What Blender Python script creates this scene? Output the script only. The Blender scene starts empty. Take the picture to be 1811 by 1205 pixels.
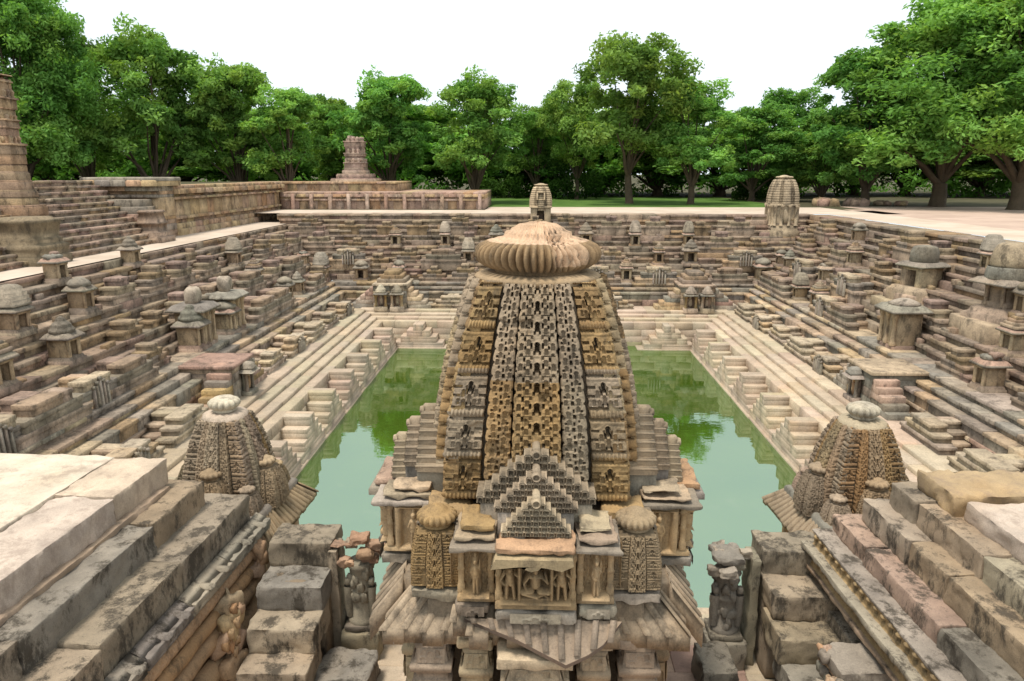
import bpy, math, random
import numpy as np
from mathutils import Vector, Matrix

rng = np.random.default_rng(7)
random.seed(7)
R = math.radians
PI = math.pi
scene = bpy.context.scene
COL = scene.collection

# ------------------------------------------------------------------ camera, sky, sun, exposure
PITCH, YAW, CAMZ, FPX = R(13.3), R(1.9), 10.1, 1250.0
cam_data = bpy.data.cameras.new("camera")
cam = bpy.data.objects.new("camera", cam_data)
COL.objects.link(cam)
cam_data.sensor_width = 36.0
cam_data.lens = FPX / 1811.0 * 36.0
cam_data.clip_start, cam_data.clip_end = 0.1, 3000.0
cam.location = (0, 0, CAMZ)
cam.rotation_euler = (R(90) - PITCH, 0, YAW)
scene.camera = cam

SUN_EL, SUN_AZ = R(76), R(235)          # azimuth measured from +Y towards +X
world = bpy.data.worlds.new("World")
scene.world = world
world.use_nodes = True
wn, wl = world.node_tree.nodes, world.node_tree.links
wn.clear()
sky = wn.new("ShaderNodeTexSky")
sky.sky_type = 'NISHITA'
sky.sun_disc = False
sky.sun_elevation, sky.sun_rotation = SUN_EL, SUN_AZ
sky.dust_density, sky.air_density = 4.0, 1.0
wtc = wn.new("ShaderNodeTexCoord")
wno = wn.new("ShaderNodeTexNoise")
wno.inputs["Scale"].default_value = 1.6
wno.inputs["Detail"].default_value = 4
wl.new(wtc.outputs["Generated"], wno.inputs["Vector"])
wra = wn.new("ShaderNodeValToRGB")
wra.color_ramp.elements[0].position, wra.color_ramp.elements[1].position = 0.3, 0.7
wra.color_ramp.elements[0].color = (10.4, 11.7, 12.6, 1)
wra.color_ramp.elements[1].color = (12.0, 13.0, 13.5, 1)
wl.new(wno.outputs["Fac"], wra.inputs["Fac"])
wmi = wn.new("ShaderNodeMixRGB")
wmi.inputs["Fac"].default_value = 0.9      # a closed sheet of bright cloud over the clear sky
wl.new(sky.outputs["Color"], wmi.inputs["Color1"])
wl.new(wra.outputs["Color"], wmi.inputs["Color2"])
wbg = wn.new("ShaderNodeBackground")
wbg.inputs["Strength"].default_value = 0.1
wl.new(wmi.outputs["Color"], wbg.inputs["Color"])
wou = wn.new("ShaderNodeOutputWorld")
wl.new(wbg.outputs["Background"], wou.inputs["Surface"])

sun_data = bpy.data.lights.new("sun", 'SUN')
sun_data.energy, sun_data.angle, sun_data.color = 4.0, R(12), (1.0, 0.95, 0.87)
sun = bpy.data.objects.new("sun", sun_data)
COL.objects.link(sun)
sdir = Vector((math.sin(SUN_AZ) * math.cos(SUN_EL), math.cos(SUN_AZ) * math.cos(SUN_EL), math.sin(SUN_EL)))
sun.location = sdir * 100
sun.rotation_euler = sdir.to_track_quat('Z', 'Y').to_euler()

scene.view_settings.view_transform = 'Standard'
scene.view_settings.look = 'None'
scene.view_settings.exposure = 0.0
scene.view_settings.gamma = 1.0
scene.cycles.max_bounces = 6
scene.cycles.diffuse_bounces = 2
scene.cycles.use_denoising = True

# ------------------------------------------------------------------ pixel of the photo -> point of the place
_Rv = Vector((math.cos(YAW), math.sin(YAW), 0))
_Fv = Vector((-math.sin(YAW) * math.cos(PITCH), math.cos(YAW) * math.cos(PITCH), -math.sin(PITCH)))
_Uv = _Rv.cross(_Fv)
_C = Vector((0, 0, CAMZ))
def ray(px, py):
    return (_Fv + _Rv * ((px - 905.5) / FPX) + _Uv * ((602.5 - py) / FPX))
def at_z(px, py, z):
    d = ray(px, py)
    return _C + d * ((z - CAMZ) / d.z)
def at_y(px, py, y):
    d = ray(px, py)
    return _C + d * (y / d.y)
def at_x(px, py, x):
    d = ray(px, py)
    return _C + d * (x / d.x)

# ------------------------------------------------------------------ materials
def nodes(m):
    m.use_nodes = True
    return m.node_tree.nodes, m.node_tree.links

def stone_mat(name, grime=0.5, fine=26.0, bump=0.5, sat=1.1, rough=0.9, stain_col=(0.058, 0.048, 0.037), dist=0.03, var=0.35, spots=0.5, spot_scale=11.0, edge=0.14):
    """sandstone: the stone's own tint, mottled, with lichen and water stains of their own shapes"""
    m = bpy.data.materials.new(name)
    N, L = nodes(m)
    b = N["Principled BSDF"]
    b.inputs["Roughness"].default_value = rough
    b.inputs["Specular IOR Level"].default_value = 0.2
    at = N.new("ShaderNodeAttribute"); at.attribute_name = "tint"
    oi = N.new("ShaderNodeObjectInfo")
    geo = N.new("ShaderNodeNewGeometry")
    def noise(scale, detail=5, rough_=0.6, stretch=None):
        n = N.new("ShaderNodeTexNoise")
        n.inputs["Scale"].default_value = scale
        n.inputs["Detail"].default_value = detail
        n.inputs["Roughness"].default_value = rough_
        if stretch:
            mp = N.new("ShaderNodeMapping"); mp.inputs["Scale"].default_value = stretch
            L.new(geo.outputs["Position"], mp.inputs["Vector"]); L.new(mp.outputs["Vector"], n.inputs["Vector"])
        else:
            L.new(geo.outputs["Position"], n.inputs["Vector"])
        return n
    def ramp(src, p0, p1, c0=(0, 0, 0, 1), c1=(1, 1, 1, 1)):
        r = N.new("ShaderNodeValToRGB")
        r.color_ramp.elements[0].position, r.color_ramp.elements[1].position = p0, p1
        r.color_ramp.elements[0].color, r.color_ramp.elements[1].color = c0, c1
        L.new(src, r.inputs["Fac"])
        return r
    def mix(mode, fac, a, c):
        x = N.new("ShaderNodeMixRGB"); x.blend_type = mode
        for sock, v in ((x.inputs["Fac"], fac), (x.inputs["Color1"], a), (x.inputs["Color2"], c)):
            if isinstance(v, (int, float)): sock.default_value = v
            elif isinstance(v, tuple): sock.default_value = v
            else: L.new(v, sock)
        return x.outputs["Color"]
    # object to object brightness
    mr = N.new("ShaderNodeMapRange")
    mr.inputs["To Min"].default_value, mr.inputs["To Max"].default_value = 0.80, 1.0
    L.new(oi.outputs["Random"], mr.inputs["Value"])
    col = mix('MULTIPLY', 1.0, at.outputs["Color"], mr.outputs["Result"])
    # mottling
    n1 = noise(1.7, 6, 0.65)
    r1 = ramp(n1.outputs["Fac"], 0.25, 0.75, (1 - var, 1 - var, 1 - var, 1), (1 + var, 1 + var * 0.97, 1 + var * 0.9, 1))
    col = mix('MULTIPLY', 1.0, col, r1.outputs["Color"])
    n2 = noise(fine, 4, 0.7)
    r2 = ramp(n2.outputs["Fac"], 0.3, 0.7, (0.8, 0.8, 0.8, 1), (1.16, 1.15, 1.13, 1))
    col = mix('MULTIPLY', 1.0, col, r2.outputs["Color"])
    # ochre bloom
    n5 = noise(0.55, 4, 0.6)
    r5 = ramp(n5.outputs["Fac"], 0.56, 0.75)
    f5 = N.new("ShaderNodeMath"); f5.operation = 'MULTIPLY'; f5.inputs[1].default_value = 0.35
    L.new(r5.outputs["Color"], f5.inputs[0])
    col = mix('MULTIPLY', f5.outputs[0], col, (1.1, 0.9, 0.68, 1))
    # grey-black water stains and lichen
    n3 = noise(2.6, 12, 0.78, (1.0, 1.0, 0.45))
    r3 = ramp(n3.outputs["Fac"], 0.5, 0.5 + edge)
    f3 = N.new("ShaderNodeMath"); f3.operation = 'MULTIPLY'; f3.inputs[1].default_value = grime
    L.new(r3.outputs["Color"], f3.inputs[0])
    col = mix('MIX', f3.outputs[0], col, tuple(stain_col) + (1,))
    n4 = noise(spot_scale, 6, 0.75)
    r4 = ramp(n4.outputs["Fac"], 0.58, 0.7)
    f4 = N.new("ShaderNodeMath"); f4.operation = 'MULTIPLY'; f4.inputs[1].default_value = grime * spots
    L.new(r4.outputs["Color"], f4.inputs[0])
    col = mix('MIX', f4.outputs[0], col, (0.10, 0.092, 0.08, 1))
    if sat != 1.0:
        h = N.new("ShaderNodeHueSaturation"); h.inputs["Saturation"].default_value = sat
        L.new(col, h.inputs["Color"]); col = h.outputs["Color"]
    L.new(col, b.inputs["Base Color"])
    bp = N.new("ShaderNodeBump")
    bp.inputs["Strength"].default_value = bump
    bp.inputs["Distance"].default_value = dist
    ma = N.new("ShaderNodeMath"); ma.operation = 'ADD'
    L.new(n2.outputs["Fac"], ma.inputs[0]); L.new(n4.outputs["Fac"], ma.inputs[1])
    L.new(ma.outputs[0], bp.inputs["Height"])
    L.new(bp.outputs["Normal"], b.inputs["Normal"])
    return m

def leaf_mat(name, gain=1.0):
    m = bpy.data.materials.new(name)
    N, L = nodes(m)
    N.clear()
    out = N.new("ShaderNodeOutputMaterial")
    at = N.new("ShaderNodeAttribute"); at.attribute_name = "tint"
    oi = N.new("ShaderNodeObjectInfo")
    h = N.new("ShaderNodeHueSaturation")
    mr = N.new("ShaderNodeMapRange")
    mr.inputs["To Min"].default_value, mr.inputs["To Max"].default_value = 0.485, 0.515
    L.new(oi.outputs["Random"], mr.inputs["Value"]); L.new(mr.outputs["Result"], h.inputs["Hue"])
    mv = N.new("ShaderNodeMapRange"); mv.inputs["To Min"].default_value, mv.inputs["To Max"].default_value = 1.0 * gain, 1.75 * gain
    ml = N.new("ShaderNodeMath"); ml.operation = 'FRACT'; m7 = N.new("ShaderNodeMath"); m7.operation = 'MULTIPLY'; m7.inputs[1].default_value = 7.31
    L.new(oi.outputs["Random"], m7.inputs[0]); L.new(m7.outputs[0], ml.inputs[0]); L.new(ml.outputs[0], mv.inputs["Value"]); L.new(mv.outputs["Result"], h.inputs["Value"])
    L.new(at.outputs["Color"], h.inputs["Color"])
    d = N.new("ShaderNodeBsdfDiffuse"); t = N.new("ShaderNodeBsdfTranslucent")
    L.new(h.outputs["Color"], d.inputs["Color"])
    mu = N.new("ShaderNodeMixRGB"); mu.blend_type = 'MULTIPLY'; mu.inputs["Fac"].default_value = 1
    mu.inputs["Color2"].default_value = (1.1, 1.15, 0.5, 1)
    L.new(h.outputs["Color"], mu.inputs["Color1"]); L.new(mu.outputs["Color"], t.inputs["Color"])
    mx = N.new("ShaderNodeMixShader"); mx.inputs["Fac"].default_value = 0.42
    L.new(d.outputs[0], mx.inputs[1]); L.new(t.outputs[0], mx.inputs[2])
    L.new(mx.outputs[0], out.inputs["Surface"])
    return m

def ground_mat(name, c0, c1, scale=0.5, c2=None, bump=0.3):
    m = bpy.data.materials.new(name)
    N, L = nodes(m)
    b = N["Principled BSDF"]; b.inputs["Roughness"].default_value = 0.95
    b.inputs["Specular IOR Level"].default_value = 0.1
    geo = N.new("ShaderNodeNewGeometry")
    n = N.new("ShaderNodeTexNoise"); n.inputs["Scale"].default_value = scale; n.inputs["Detail"].default_value = 8
    n.inputs["Roughness"].default_value = 0.7
    L.new(geo.outputs["Position"], n.inputs["Vector"])
    r = N.new("ShaderNodeValToRGB")
    r.color_ramp.elements[0].position, r.color_ramp.elements[1].position = 0.35, 0.65
    r.color_ramp.elements[0].color, r.color_ramp.elements[1].color = c0 + (1,), c1 + (1,)
    if c2:
        e = r.color_ramp.elements.new(0.75); e.color = c2 + (1,)
    L.new(n.outputs["Fac"], r.inputs["Fac"]); L.new(r.outputs["Color"], b.inputs["Base Color"])
    n2 = N.new("ShaderNodeTexNoise"); n2.inputs["Scale"].default_value = scale * 30; n2.inputs["Detail"].default_value = 4
    L.new(geo.outputs["Position"], n2.inputs["Vector"])
    bp = N.new("ShaderNodeBump"); bp.inputs["Strength"].default_value = bump; bp.inputs["Distance"].default_value = 0.03
    L.new(n2.outputs["Fac"], bp.inputs["Height"]); L.new(bp.outputs["Normal"], b.inputs["Normal"])
    return m

M = {}
M['pale'] = stone_mat('pale_stone', grime=0.3, fine=18, bump=0.35, var=0.16, stain_col=(0.16, 0.14, 0.115))
M['terrace'] = stone_mat('terrace_stone', grime=0.8, fine=16, bump=0.7, var=0.42, spots=0.7)
M['carved'] = stone_mat('carved_stone', grime=0.7, fine=40, bump=0.5, var=0.3, dist=0.012)
M['block'] = stone_mat('foreground_stone', grime=0.88, fine=95, bump=1.0, var=0.42, dist=0.012, spots=0.85, spot_scale=26.0, edge=0.09)
M['slab'] = stone_mat('worn_slab', grime=0.42, fine=70, bump=0.8, var=0.3, dist=0.01, stain_col=(0.20, 0.15, 0.12), spot_scale=24.0, edge=0.1)
M['bark'] = stone_mat('bark', grime=0.3, fine=30, bump=0.9, var=0.3)
M['leaf'] = leaf_mat('leaf', 1.3)
M['grass'] = ground_mat('lawn_grass', (0.05, 0.10, 0.018), (0.10, 0.17, 0.035), 0.6)
M['dirt'] = ground_mat('park_earth', (0.05, 0.05, 0.025), (0.10, 0.085, 0.05), 0.12, (0.04, 0.06, 0.018))
M['path'] = ground_mat('paved_path', (0.42, 0.33, 0.25), (0.56, 0.455, 0.36), 0.35)
M['pinkpath'] = ground_mat('pink_paving', (0.38, 0.275, 0.215), (0.50, 0.37, 0.29), 0.35)

# ------------------------------------------------------------------ palettes (linear base colours of the stones)
BEIGE = [(0.44, 0.34, 0.24), (0.40, 0.31, 0.23), (0.48, 0.38, 0.27), (0.36, 0.28, 0.21), (0.42, 0.31, 0.20)]
MIXED = BEIGE + BEIGE + [(0.40, 0.29, 0.225), (0.36, 0.255, 0.205), (0.33, 0.27, 0.21), (0.28, 0.235, 0.18), (0.42, 0.29, 0.16), (0.25, 0.21, 0.165), (0.40, 0.31, 0.24), (0.31, 0.215, 0.165), (0.30, 0.25, 0.19), (0.36, 0.30, 0.225)]
PALE = [(0.47, 0.385, 0.285), (0.45, 0.37, 0.28), (0.49, 0.40, 0.30), (0.43, 0.35, 0.26), (0.46, 0.365, 0.28)]
GREY = [(0.32, 0.28, 0.23), (0.28, 0.25, 0.21), (0.36, 0.31, 0.25), (0.30, 0.25, 0.20), (0.40, 0.34, 0.27)]
OCHRE = [(0.40, 0.28, 0.15), (0.37, 0.26, 0.15), (0.42, 0.30, 0.17), (0.35, 0.245, 0.14)]
PINK = [(0.43, 0.31, 0.245), (0.40, 0.28, 0.22), (0.45, 0.335, 0.265), (0.37, 0.26, 0.205)]
_mean = np.array((0.38, 0.285, 0.228))
MIXED = [tuple((np.array(c) * .66 + _mean * .34) * .80) for c in MIXED]
GREY = [tuple(np.array(c) * .92) for c in GREY]
def pick(pal, jit=0.08):
    c = pal[random.randrange(len(pal))]
    g = 1 + random.uniform(-jit, jit)
    return tuple(max(0.01, v * g * (1 + random.uniform(-0.03, 0.03))) for v in c)

# ------------------------------------------------------------------ value noise for worn surfaces
def vnoise(P, scale, seed=0):
    Q = P * scale + seed * 17.3
    i = np.floor(Q).astype(np.int64); f = Q - i
    f = f * f * (3 - 2 * f)
    def hsh(a, b, c):
        n = (a * 374761393 + b * 668265263 + c * 2147483647 + seed * 974711) & 0x7fffffff
        n = ((n ^ (n >> 13)) * 1274126177) & 0x7fffffff
        return ((n ^ (n >> 16)) & 0xffff) / 32767.5 - 1
    x, y, z = i[..., 0], i[..., 1], i[..., 2]
    fx, fy, fz = f[..., 0], f[..., 1], f[..., 2]
    def lx(b, c): return hsh(x, b, c) * (1 - fx) + hsh(x + 1, b, c) * fx
    def ly(c): return lx(y, c) * (1 - fy) + lx(y + 1, c) * fy
    return ly(z) * (1 - fz) + ly(z + 1) * fz

# ------------------------------------------------------------------ mesh collector
class MB:
    def __init__(self):
        self.v, self.f, self.t, self.n = [], [], [], 0
    def add(self, verts, faces, tint):
        verts = np.asarray(verts, float).reshape(-1, 3)
        faces = np.asarray(faces, np.int64)
        if len(faces) == 0: return
        tint = np.asarray(tint, float)
        if tint.ndim == 1: tint = np.tile(tint, (len(faces), 1))
        self.v.append(verts); self.f.append(faces + self.n); self.t.append(tint)
        self.n += len(verts)
    def box(self, x0, x1, y0, y1, z0, z1, tint, ch=0.02, jit=0.012, bottom=False, slope=None):
        """a dressed stone: jittered box with worn top edges"""
        j = lambda: random.uniform(-jit, jit)
        ch = min(ch, (x1 - x0) * 0.3, (y1 - y0) * 0.3, (z1 - z0) * 0.4)
        c = [(x0, y0), (x1, y0), (x1, y1), (x0, y1)]
        k = [(1, 1), (-1, 1), (-1, -1), (1, -1)]
        js = [(j(), j(), j()) for _ in range(4)]
        v = [(c[i][0] + js[i][0], c[i][1] + js[i][1], z0) for i in range(4)]
        v += [(c[i][0] + js[i][0], c[i][1] + js[i][1], z1 - ch + js[i][2]) for i in range(4)]
        v += [(c[i][0] + js[i][0] + k[i][0] * ch, c[i][1] + js[i][1] + k[i][1] * ch, z1 + js[i][2]) for i in range(4)]
        f = []
        for a in (0, 4):
            for i in range(4):
                q = (i + 1) % 4
                f.append((a + i, a + q, a + 4 + q, a + 4 + i))
        f.append((8, 9, 10, 11))
        if bottom: f.append((3, 2, 1, 0))
        self.add(v, f, tint)
    def frustum(self, cx, cy, z0, z1, hx0, hy0, hx1, hy1, tint, top=True, bottom=False):
        v = [(cx + a * hx0, cy + b * hy0, z0) for a, b in ((-1, -1), (1, -1), (1, 1), (-1, 1))]
        v += [(cx + a * hx1, cy + b * hy1, z1) for a, b in ((-1, -1), (1, -1), (1, 1), (-1, 1))]
        f = [(i, (i + 1) % 4, 4 + (i + 1) % 4, 4 + i) for i in range(4)]
        if top: f.append((4, 5, 6, 7))
        if bottom: f.append((3, 2, 1, 0))
        self.add(v, f, tint)
    def prof(self, cx, cy, prof, tint, hy_scale=1.0, jit=0.0):
        """square moulded shaft: prof = [(half width, z)]"""
        v, f = [], []
        for h, z in prof:
            for a, b in ((-1, -1), (1, -1), (1, 1), (-1, 1)):
                v.append((cx + a * h + random.uniform(-jit, jit), cy + b * h * hy_scale + random.uniform(-jit, jit), z))
        n = len(prof)
        for r in range(n - 1):
            for i in range(4):
                q = (i + 1) % 4
                f.append((r * 4 + i, r * 4 + q, r * 4 + 4 + q, r * 4 + 4 + i))
        f.append(tuple((n - 1) * 4 + i for i in range(4)))
        self.add(v, f, tint)
    def grid(self, P, tint, flip=False):
        nu, nv = P.shape[:2]
        idx = np.arange(nu * nv).reshape(nu, nv)
        f = np.stack([idx[:-1, :-1], idx[1:, :-1], idx[1:, 1:], idx[:-1, 1:]], -1).reshape(-1, 4)
        if flip: f = f[:, ::-1]
        if isinstance(tint, np.ndarray) and tint.ndim == 3: tint = tint[:-1, :-1].reshape(-1, 3)
        self.add(P.reshape(-1, 3), f, tint)
    def lathe(self, cx, cy, prof, n, tint, lobes=0, amp=0.0, cap=True, mod=None, squash=1.0):
        """round moulding: prof = [(radius, z, lobe weight)]"""
        th = np.linspace(0, 2 * PI, n, endpoint=False)
        pr = np.array([(p[0], p[1], p[2] if len(p) > 2 else 0.0) for p in prof])
        r = pr[:, 0:1] * (1 + amp * pr[:, 2:3] * (np.abs(np.cos(th * lobes / 2))[None] - 0.5 if lobes else 0))
        z = np.repeat(pr[:, 1:2], n, 1)
        if mod is not None: r, z = mod(r, z, th)
        P = np.stack([cx + r * np.cos(th)[None], cy + squash * r * np.sin(th)[None], z], -1)
        m = len(prof)
        idx = np.arange(m * n).reshape(m, n)
        nx = np.roll(idx, -1, 1)
        f = np.stack([idx[:-1], nx[:-1], nx[1:], idx[1:]], -1).reshape(-1, 4)
        t = tint
        if isinstance(tint, np.ndarray) and tint.ndim == 3: t = tint[:-1].reshape(-1, 3)
        self.add(P.reshape(-1, 3), f, t)
        if cap:
            c = P[-1].mean(0)
            tt = t if not (isinstance(t, np.ndarray) and t.ndim == 2) else t[-1]
            k = np.arange(n)
            self.add(np.vstack([P[-1], c]), np.stack([k, (k + 1) % n, np.full(n, n)], -1), tt)
    def tube(self, pts, rad, n, tint):
        pts = [Vector(p) for p in pts]
        v, f = [], []
        for i, p in enumerate(pts):
            d = (pts[min(i + 1, len(pts) - 1)] - pts[max(i - 1, 0)]).normalized()
            a = d.orthogonal().normalized() if abs(d.z) < 0.2 else d.cross(Vector((0.3, 1, 0))).normalized()
            b = d.cross(a)
            for k in range(n):
                t = 2 * PI * k / n
                v.append(p + (a * math.cos(t) + b * math.sin(t)) * rad[i])
        for i in range(len(pts) - 1):
            for k in range(n):
                q = (k + 1) % n
                f.append((i * n + k, i * n + q, (i + 1) * n + q, (i + 1) * n + k))
        self.add([tuple(x) for x in v], f, tint)
    def prism(self, poly, axis, a0, a1, tint):
        """extrude a 2D outline; axis 'y': poly=(x,z); 'x': poly=(y,z); 'z': poly=(x,y)"""
        n = len(poly)
        def p3(p, a):
            return {'y': (p[0], a, p[1]), 'x': (a, p[0], p[1]), 'z': (p[0], p[1], a)}[axis]
        v = [p3(p, a0) for p in poly] + [p3(p, a1) for p in poly]
        self.add(v, [(i, (i + 1) % n, n + (i + 1) % n, n + i) for i in range(n)], tint)
        c0 = np.mean([p3(p, a0) for p in poly], 0); c1 = np.mean([p3(p, a1) for p in poly], 0)
        self.add(v[:n] + [tuple(c0)], [((i + 1) % n, i, n) for i in range(n)], tint)
        self.add(v[n:] + [tuple(c1)], [(i, (i + 1) % n, n) for i in range(n)], tint)
    def rock(self, cx, cy, cz, sx, sy, sz, tint, n=10, m=6, rough=0.22):
        ph = rng.uniform(0, 2 * PI, 6)
        th = np.linspace(0, 2 * PI, n, endpoint=False); la = np.linspace(-PI / 2, PI / 2, m)
        T, A = np.meshgrid(th, la)
        r = 1 + rough * (np.sin(2 * T + ph[0]) * np.cos(2 * A + ph[1]) + 0.6 * np.sin(3 * T + ph[2] + 2 * A) + 0.4 * np.sin(5 * T + ph[3]) * np.cos(3 * A))
        p = 0.65
        sg = lambda q: np.sign(q) * np.abs(q) ** p
        P = np.stack([cx + sx * r * sg(np.cos(A)) * sg(np.cos(T)), cy + sy * r * sg(np.cos(A)) * sg(np.sin(T)), cz + sz * r * sg(np.sin(A))], -1)
        idx = np.arange(m * n).reshape(m, n); nx = np.roll(idx, -1, 1)
        self.add(P.reshape(-1, 3), np.stack([idx[:-1], nx[:-1], nx[1:], idx[1:]], -1).reshape(-1, 4), tint)
    def rough_box(self, x0, x1, y0, y1, z0, z1, tint, seg=0.12, amp=0.012, edge=0.03):
        """a worn foreground block: subdivided box whose faces undulate and whose edges are chipped round"""
        def axis(a, b):
            n = max(2, int(round((b - a) / seg)))
            return np.unique(np.concatenate([[a, a + edge], np.linspace(a + edge, b - edge, n + 1), [b - edge, b]]))
        X, Y, Z = axis(x0, x1), axis(y0, y1), axis(z0, z1)
        sd = int(rng.integers(1, 900))
        lo = np.array([x0, y0, z0]); hi = np.array([x1, y1, z1])
        def wob(P):
            Q = P.copy()
            # round the edges: push points that are near two or more limits inwards
            inner = np.clip(P, lo + edge, hi - edge)
            d = P - inner
            L = np.linalg.norm(d, axis=-1, keepdims=True)
            n6 = vnoise(P, 5.0, sd)[..., None]
            chip = edge * np.clip(0.55 + 0.9 * n6 + 0.5 * vnoise(P, 14.0, sd + 1)[..., None], 0.06, 1.5)
            Q = np.where(L > 1e-6, inner + d / np.maximum(L, 1e-6) * np.minimum(L, chip), P)
            for ax in range(3):
                Q[..., ax] += amp * (0.7 * vnoise(P, 2.3, sd + 3 + ax) + 0.6 * vnoise(P, 7.0, sd + 7 + ax) + 0.45 * vnoise(P, 19.0, sd + 11 + ax))
            return Q
        def face(A, B, fn, flip):
            AA, BB = np.meshgrid(A, B, indexing='ij')
            self.grid(wob(fn(AA, BB)), tint, flip)
        face(X, Y, lambda a, b: np.stack([a, b, np.full_like(a, z1)], -1), False)
        face(X, Z, lambda a, b: np.stack([a, np.full_like(a, y0), b], -1), False)
        face(X, Z, lambda a, b: np.stack([a, np.full_like(a, y1), b], -1), True)
        face(Y, Z, lambda a, b: np.stack([np.full_like(a, x0), a, b], -1), True)
        face(Y, Z, lambda a, b: np.stack([np.full_like(a, x1), a, b], -1), False)
    def xform(self, mat):
        A = np.array(mat)
        self.v = [v @ A[:3, :3].T + A[:3, 3] for v in self.v]
        return self
    def mesh(self, name, mats, smooth=False):
        V = np.vstack(self.v)
        me = bpy.data.meshes.new(name)
        nl = sum(f.size for f in self.f)
        nf = sum(len(f) for f in self.f)
        me.vertices.add(len(V)); me.vertices.foreach_set("co", V.ravel())
        me.loops.add(nl); me.loops.foreach_set("vertex_index", np.concatenate([f.ravel() for f in self.f]).astype(np.int32))
        me.polygons.add(nf)
        cnt = np.concatenate([np.full(len(f), f.shape[1]) for f in self.f])
        st = np.concatenate([[0], np.cumsum(cnt)[:-1]]).astype(np.int32)
        me.polygons.foreach_set("loop_start", st)
        me.update(calc_edges=True)
        ca = me.attributes.new("tint", 'FLOAT_COLOR', 'FACE')
        T = np.vstack(self.t); T = np.hstack([T, np.ones((len(T), 1))])
        ca.data.foreach_set("color", T.ravel().astype(np.float32))
        if smooth: me.polygons.foreach_set("use_smooth", np.ones(nf, bool))
        me.materials.append(mats)
        return me
    def build(self, name, mat, parent=None, loc=(0, 0, 0), rz=0.0, smooth=False):
        me = self.mesh(name, mat, smooth)
        o = bpy.data.objects.new(name, me)
        COL.objects.link(o)
        o.location = loc; o.rotation_euler = (0, 0, rz)
        if parent: o.parent = parent
        return o

def tag(o, label=None, cat=None, group=None, kind=None):
    if label: o["label"] = label
    if cat: o["category"] = cat
    if group: o["group"] = group
    if kind: o["kind"] = kind
    return o
def empty(name, loc, rz=0.0, scale=1.0):
    o = bpy.data.objects.new(name, None)
    COL.objects.link(o)
    o.location = loc; o.rotation_euler = (0, 0, rz); o.scale = (scale,) * 3
    o.empty_display_size = 0.2
    return o
def copy_tree(o, parent=None):
    c = o.copy()
    COL.objects.link(c)
    if parent: c.parent = parent
    for ch in list(o.children): copy_tree(ch, c)
    return c
ORD = ["first", "second", "third", "fourth", "fifth", "sixth", "seventh", "eighth", "ninth", "tenth", "eleventh", "twelfth", "thirteenth", "fourteenth",
       "fifteenth", "sixteenth", "seventeenth", "eighteenth", "nineteenth", "twentieth", "twenty-first", "twenty-second", "twenty-third", "twenty-fourth"]
# ------------------------------------------------------------------ the place: levels and lines
XL, XR, YF, YN = -9.2, 10.15, 41.5, 13.0       # the pool's four walls
RIM = 7.3                                      # park level
def side_box(mb, side, s0, s1, d0, d1, z0, z1, tint, ch=0.03, jit=0.012):
    if side == 'L': mb.box(XL - d1, XL - d0, s0, s1, z0, z1, tint, ch, jit)
    elif side == 'R': mb.box(XR + d0, XR + d1, s0, s1, z0, z1, tint, ch, jit)
    elif side == 'F': mb.box(s0, s1, YF + d0, YF + d1, z0, z1, tint, ch, jit)
    elif side == 'N': mb.box(s0, s1, YN - d1, YN - d0, z0, z1, tint, ch, jit)
def side_pt(side, s, d, z):
    return {'L': (XL - d, s, z), 'R': (XR + d, s, z), 'F': (s, YF + d, z), 'N': (s, YN - d, z)}[side]
SIDE_RZ = {'L': PI / 2, 'R': -PI / 2, 'F': 0.0, 'N': PI}   # local -y looks at the pool
def span(side, d):
    if side in 'LR': return (6.0, YF + d + 0.4)
    return (XL - d - 0.4, XR + d + 0.4)
def row(mb, side, d0, d1, z0, z1, pal, lmin=0.5, lmax=1.3, s=None, dj=0.03, zj=0.012, ch=0.03, gap=0.0, jit=0.012, nose=0.0, nh=0.13):
    a, b = s if s else span(side, d0)
    p = a
    while p < b - 0.05:
        l = min(random.uniform(lmin, lmax), b - p)
        if b - p - l < lmin * 0.6: l = b - p
        if random.random() >= gap:
            dd, zz, c = d0 + random.uniform(-dj, dj), z1 + random.uniform(-zj, zj), pick(pal)
            if nose and random.random() < .88:      # a tread slab that oversails its riser
                side_box(mb, side, p + 0.004, p + l - 0.004, dd, d1, zz - nh, zz, c, ch, jit)
                side_box(mb, side, p + 0.004, p + l - 0.004, dd + nose, d1, z0, zz - nh + .01, c if random.random() < .5 else pick(pal), .006, jit * .5)
            else:
                side_box(mb, side, p + 0.004, p + l - 0.004, dd, d1, z0, zz, c, ch, jit)
        p += l

# ------------------------------------------------------------------ ground, paths, lawn
def sheet(name, rects, z, mat, sub=1):
    mb = MB()
    for x0, x1, y0, y1 in rects:
        mb.add([(x0, y0, z), (x1, y0, z), (x1, y1, z), (x0, y1, z)], [(0, 1, 2, 3)], (0.4, 0.3, 0.2))
    return tag(mb.build(name, mat), kind='structure')
GX0, GX1, GY1 = -26.0, 20.6, 51.3
sheet('ground', [(-900, GX0, -200, 1800), (GX1, 900, -200, 1800), (GX0, GX1, GY1, 1800), (GX0, GX1, -200, -14)], RIM, M['dirt'])
sheet('lawn', [(-6, 22, 61.5, 88), (-60, -6, 66, 90)], RIM + 0.008, M['grass'])
sheet('path', [(-22, 26, GY1, 56.2), (-4, 24, 56.2, 61.5), (GX1, 24.4, 10, GY1)], RIM + 0.004, M['path'])
sheet('pavement', [(24.4, 40, 10, 58), (26.2, 44, 58, 63)], RIM + 0.004, M['pinkpath'])

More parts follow.
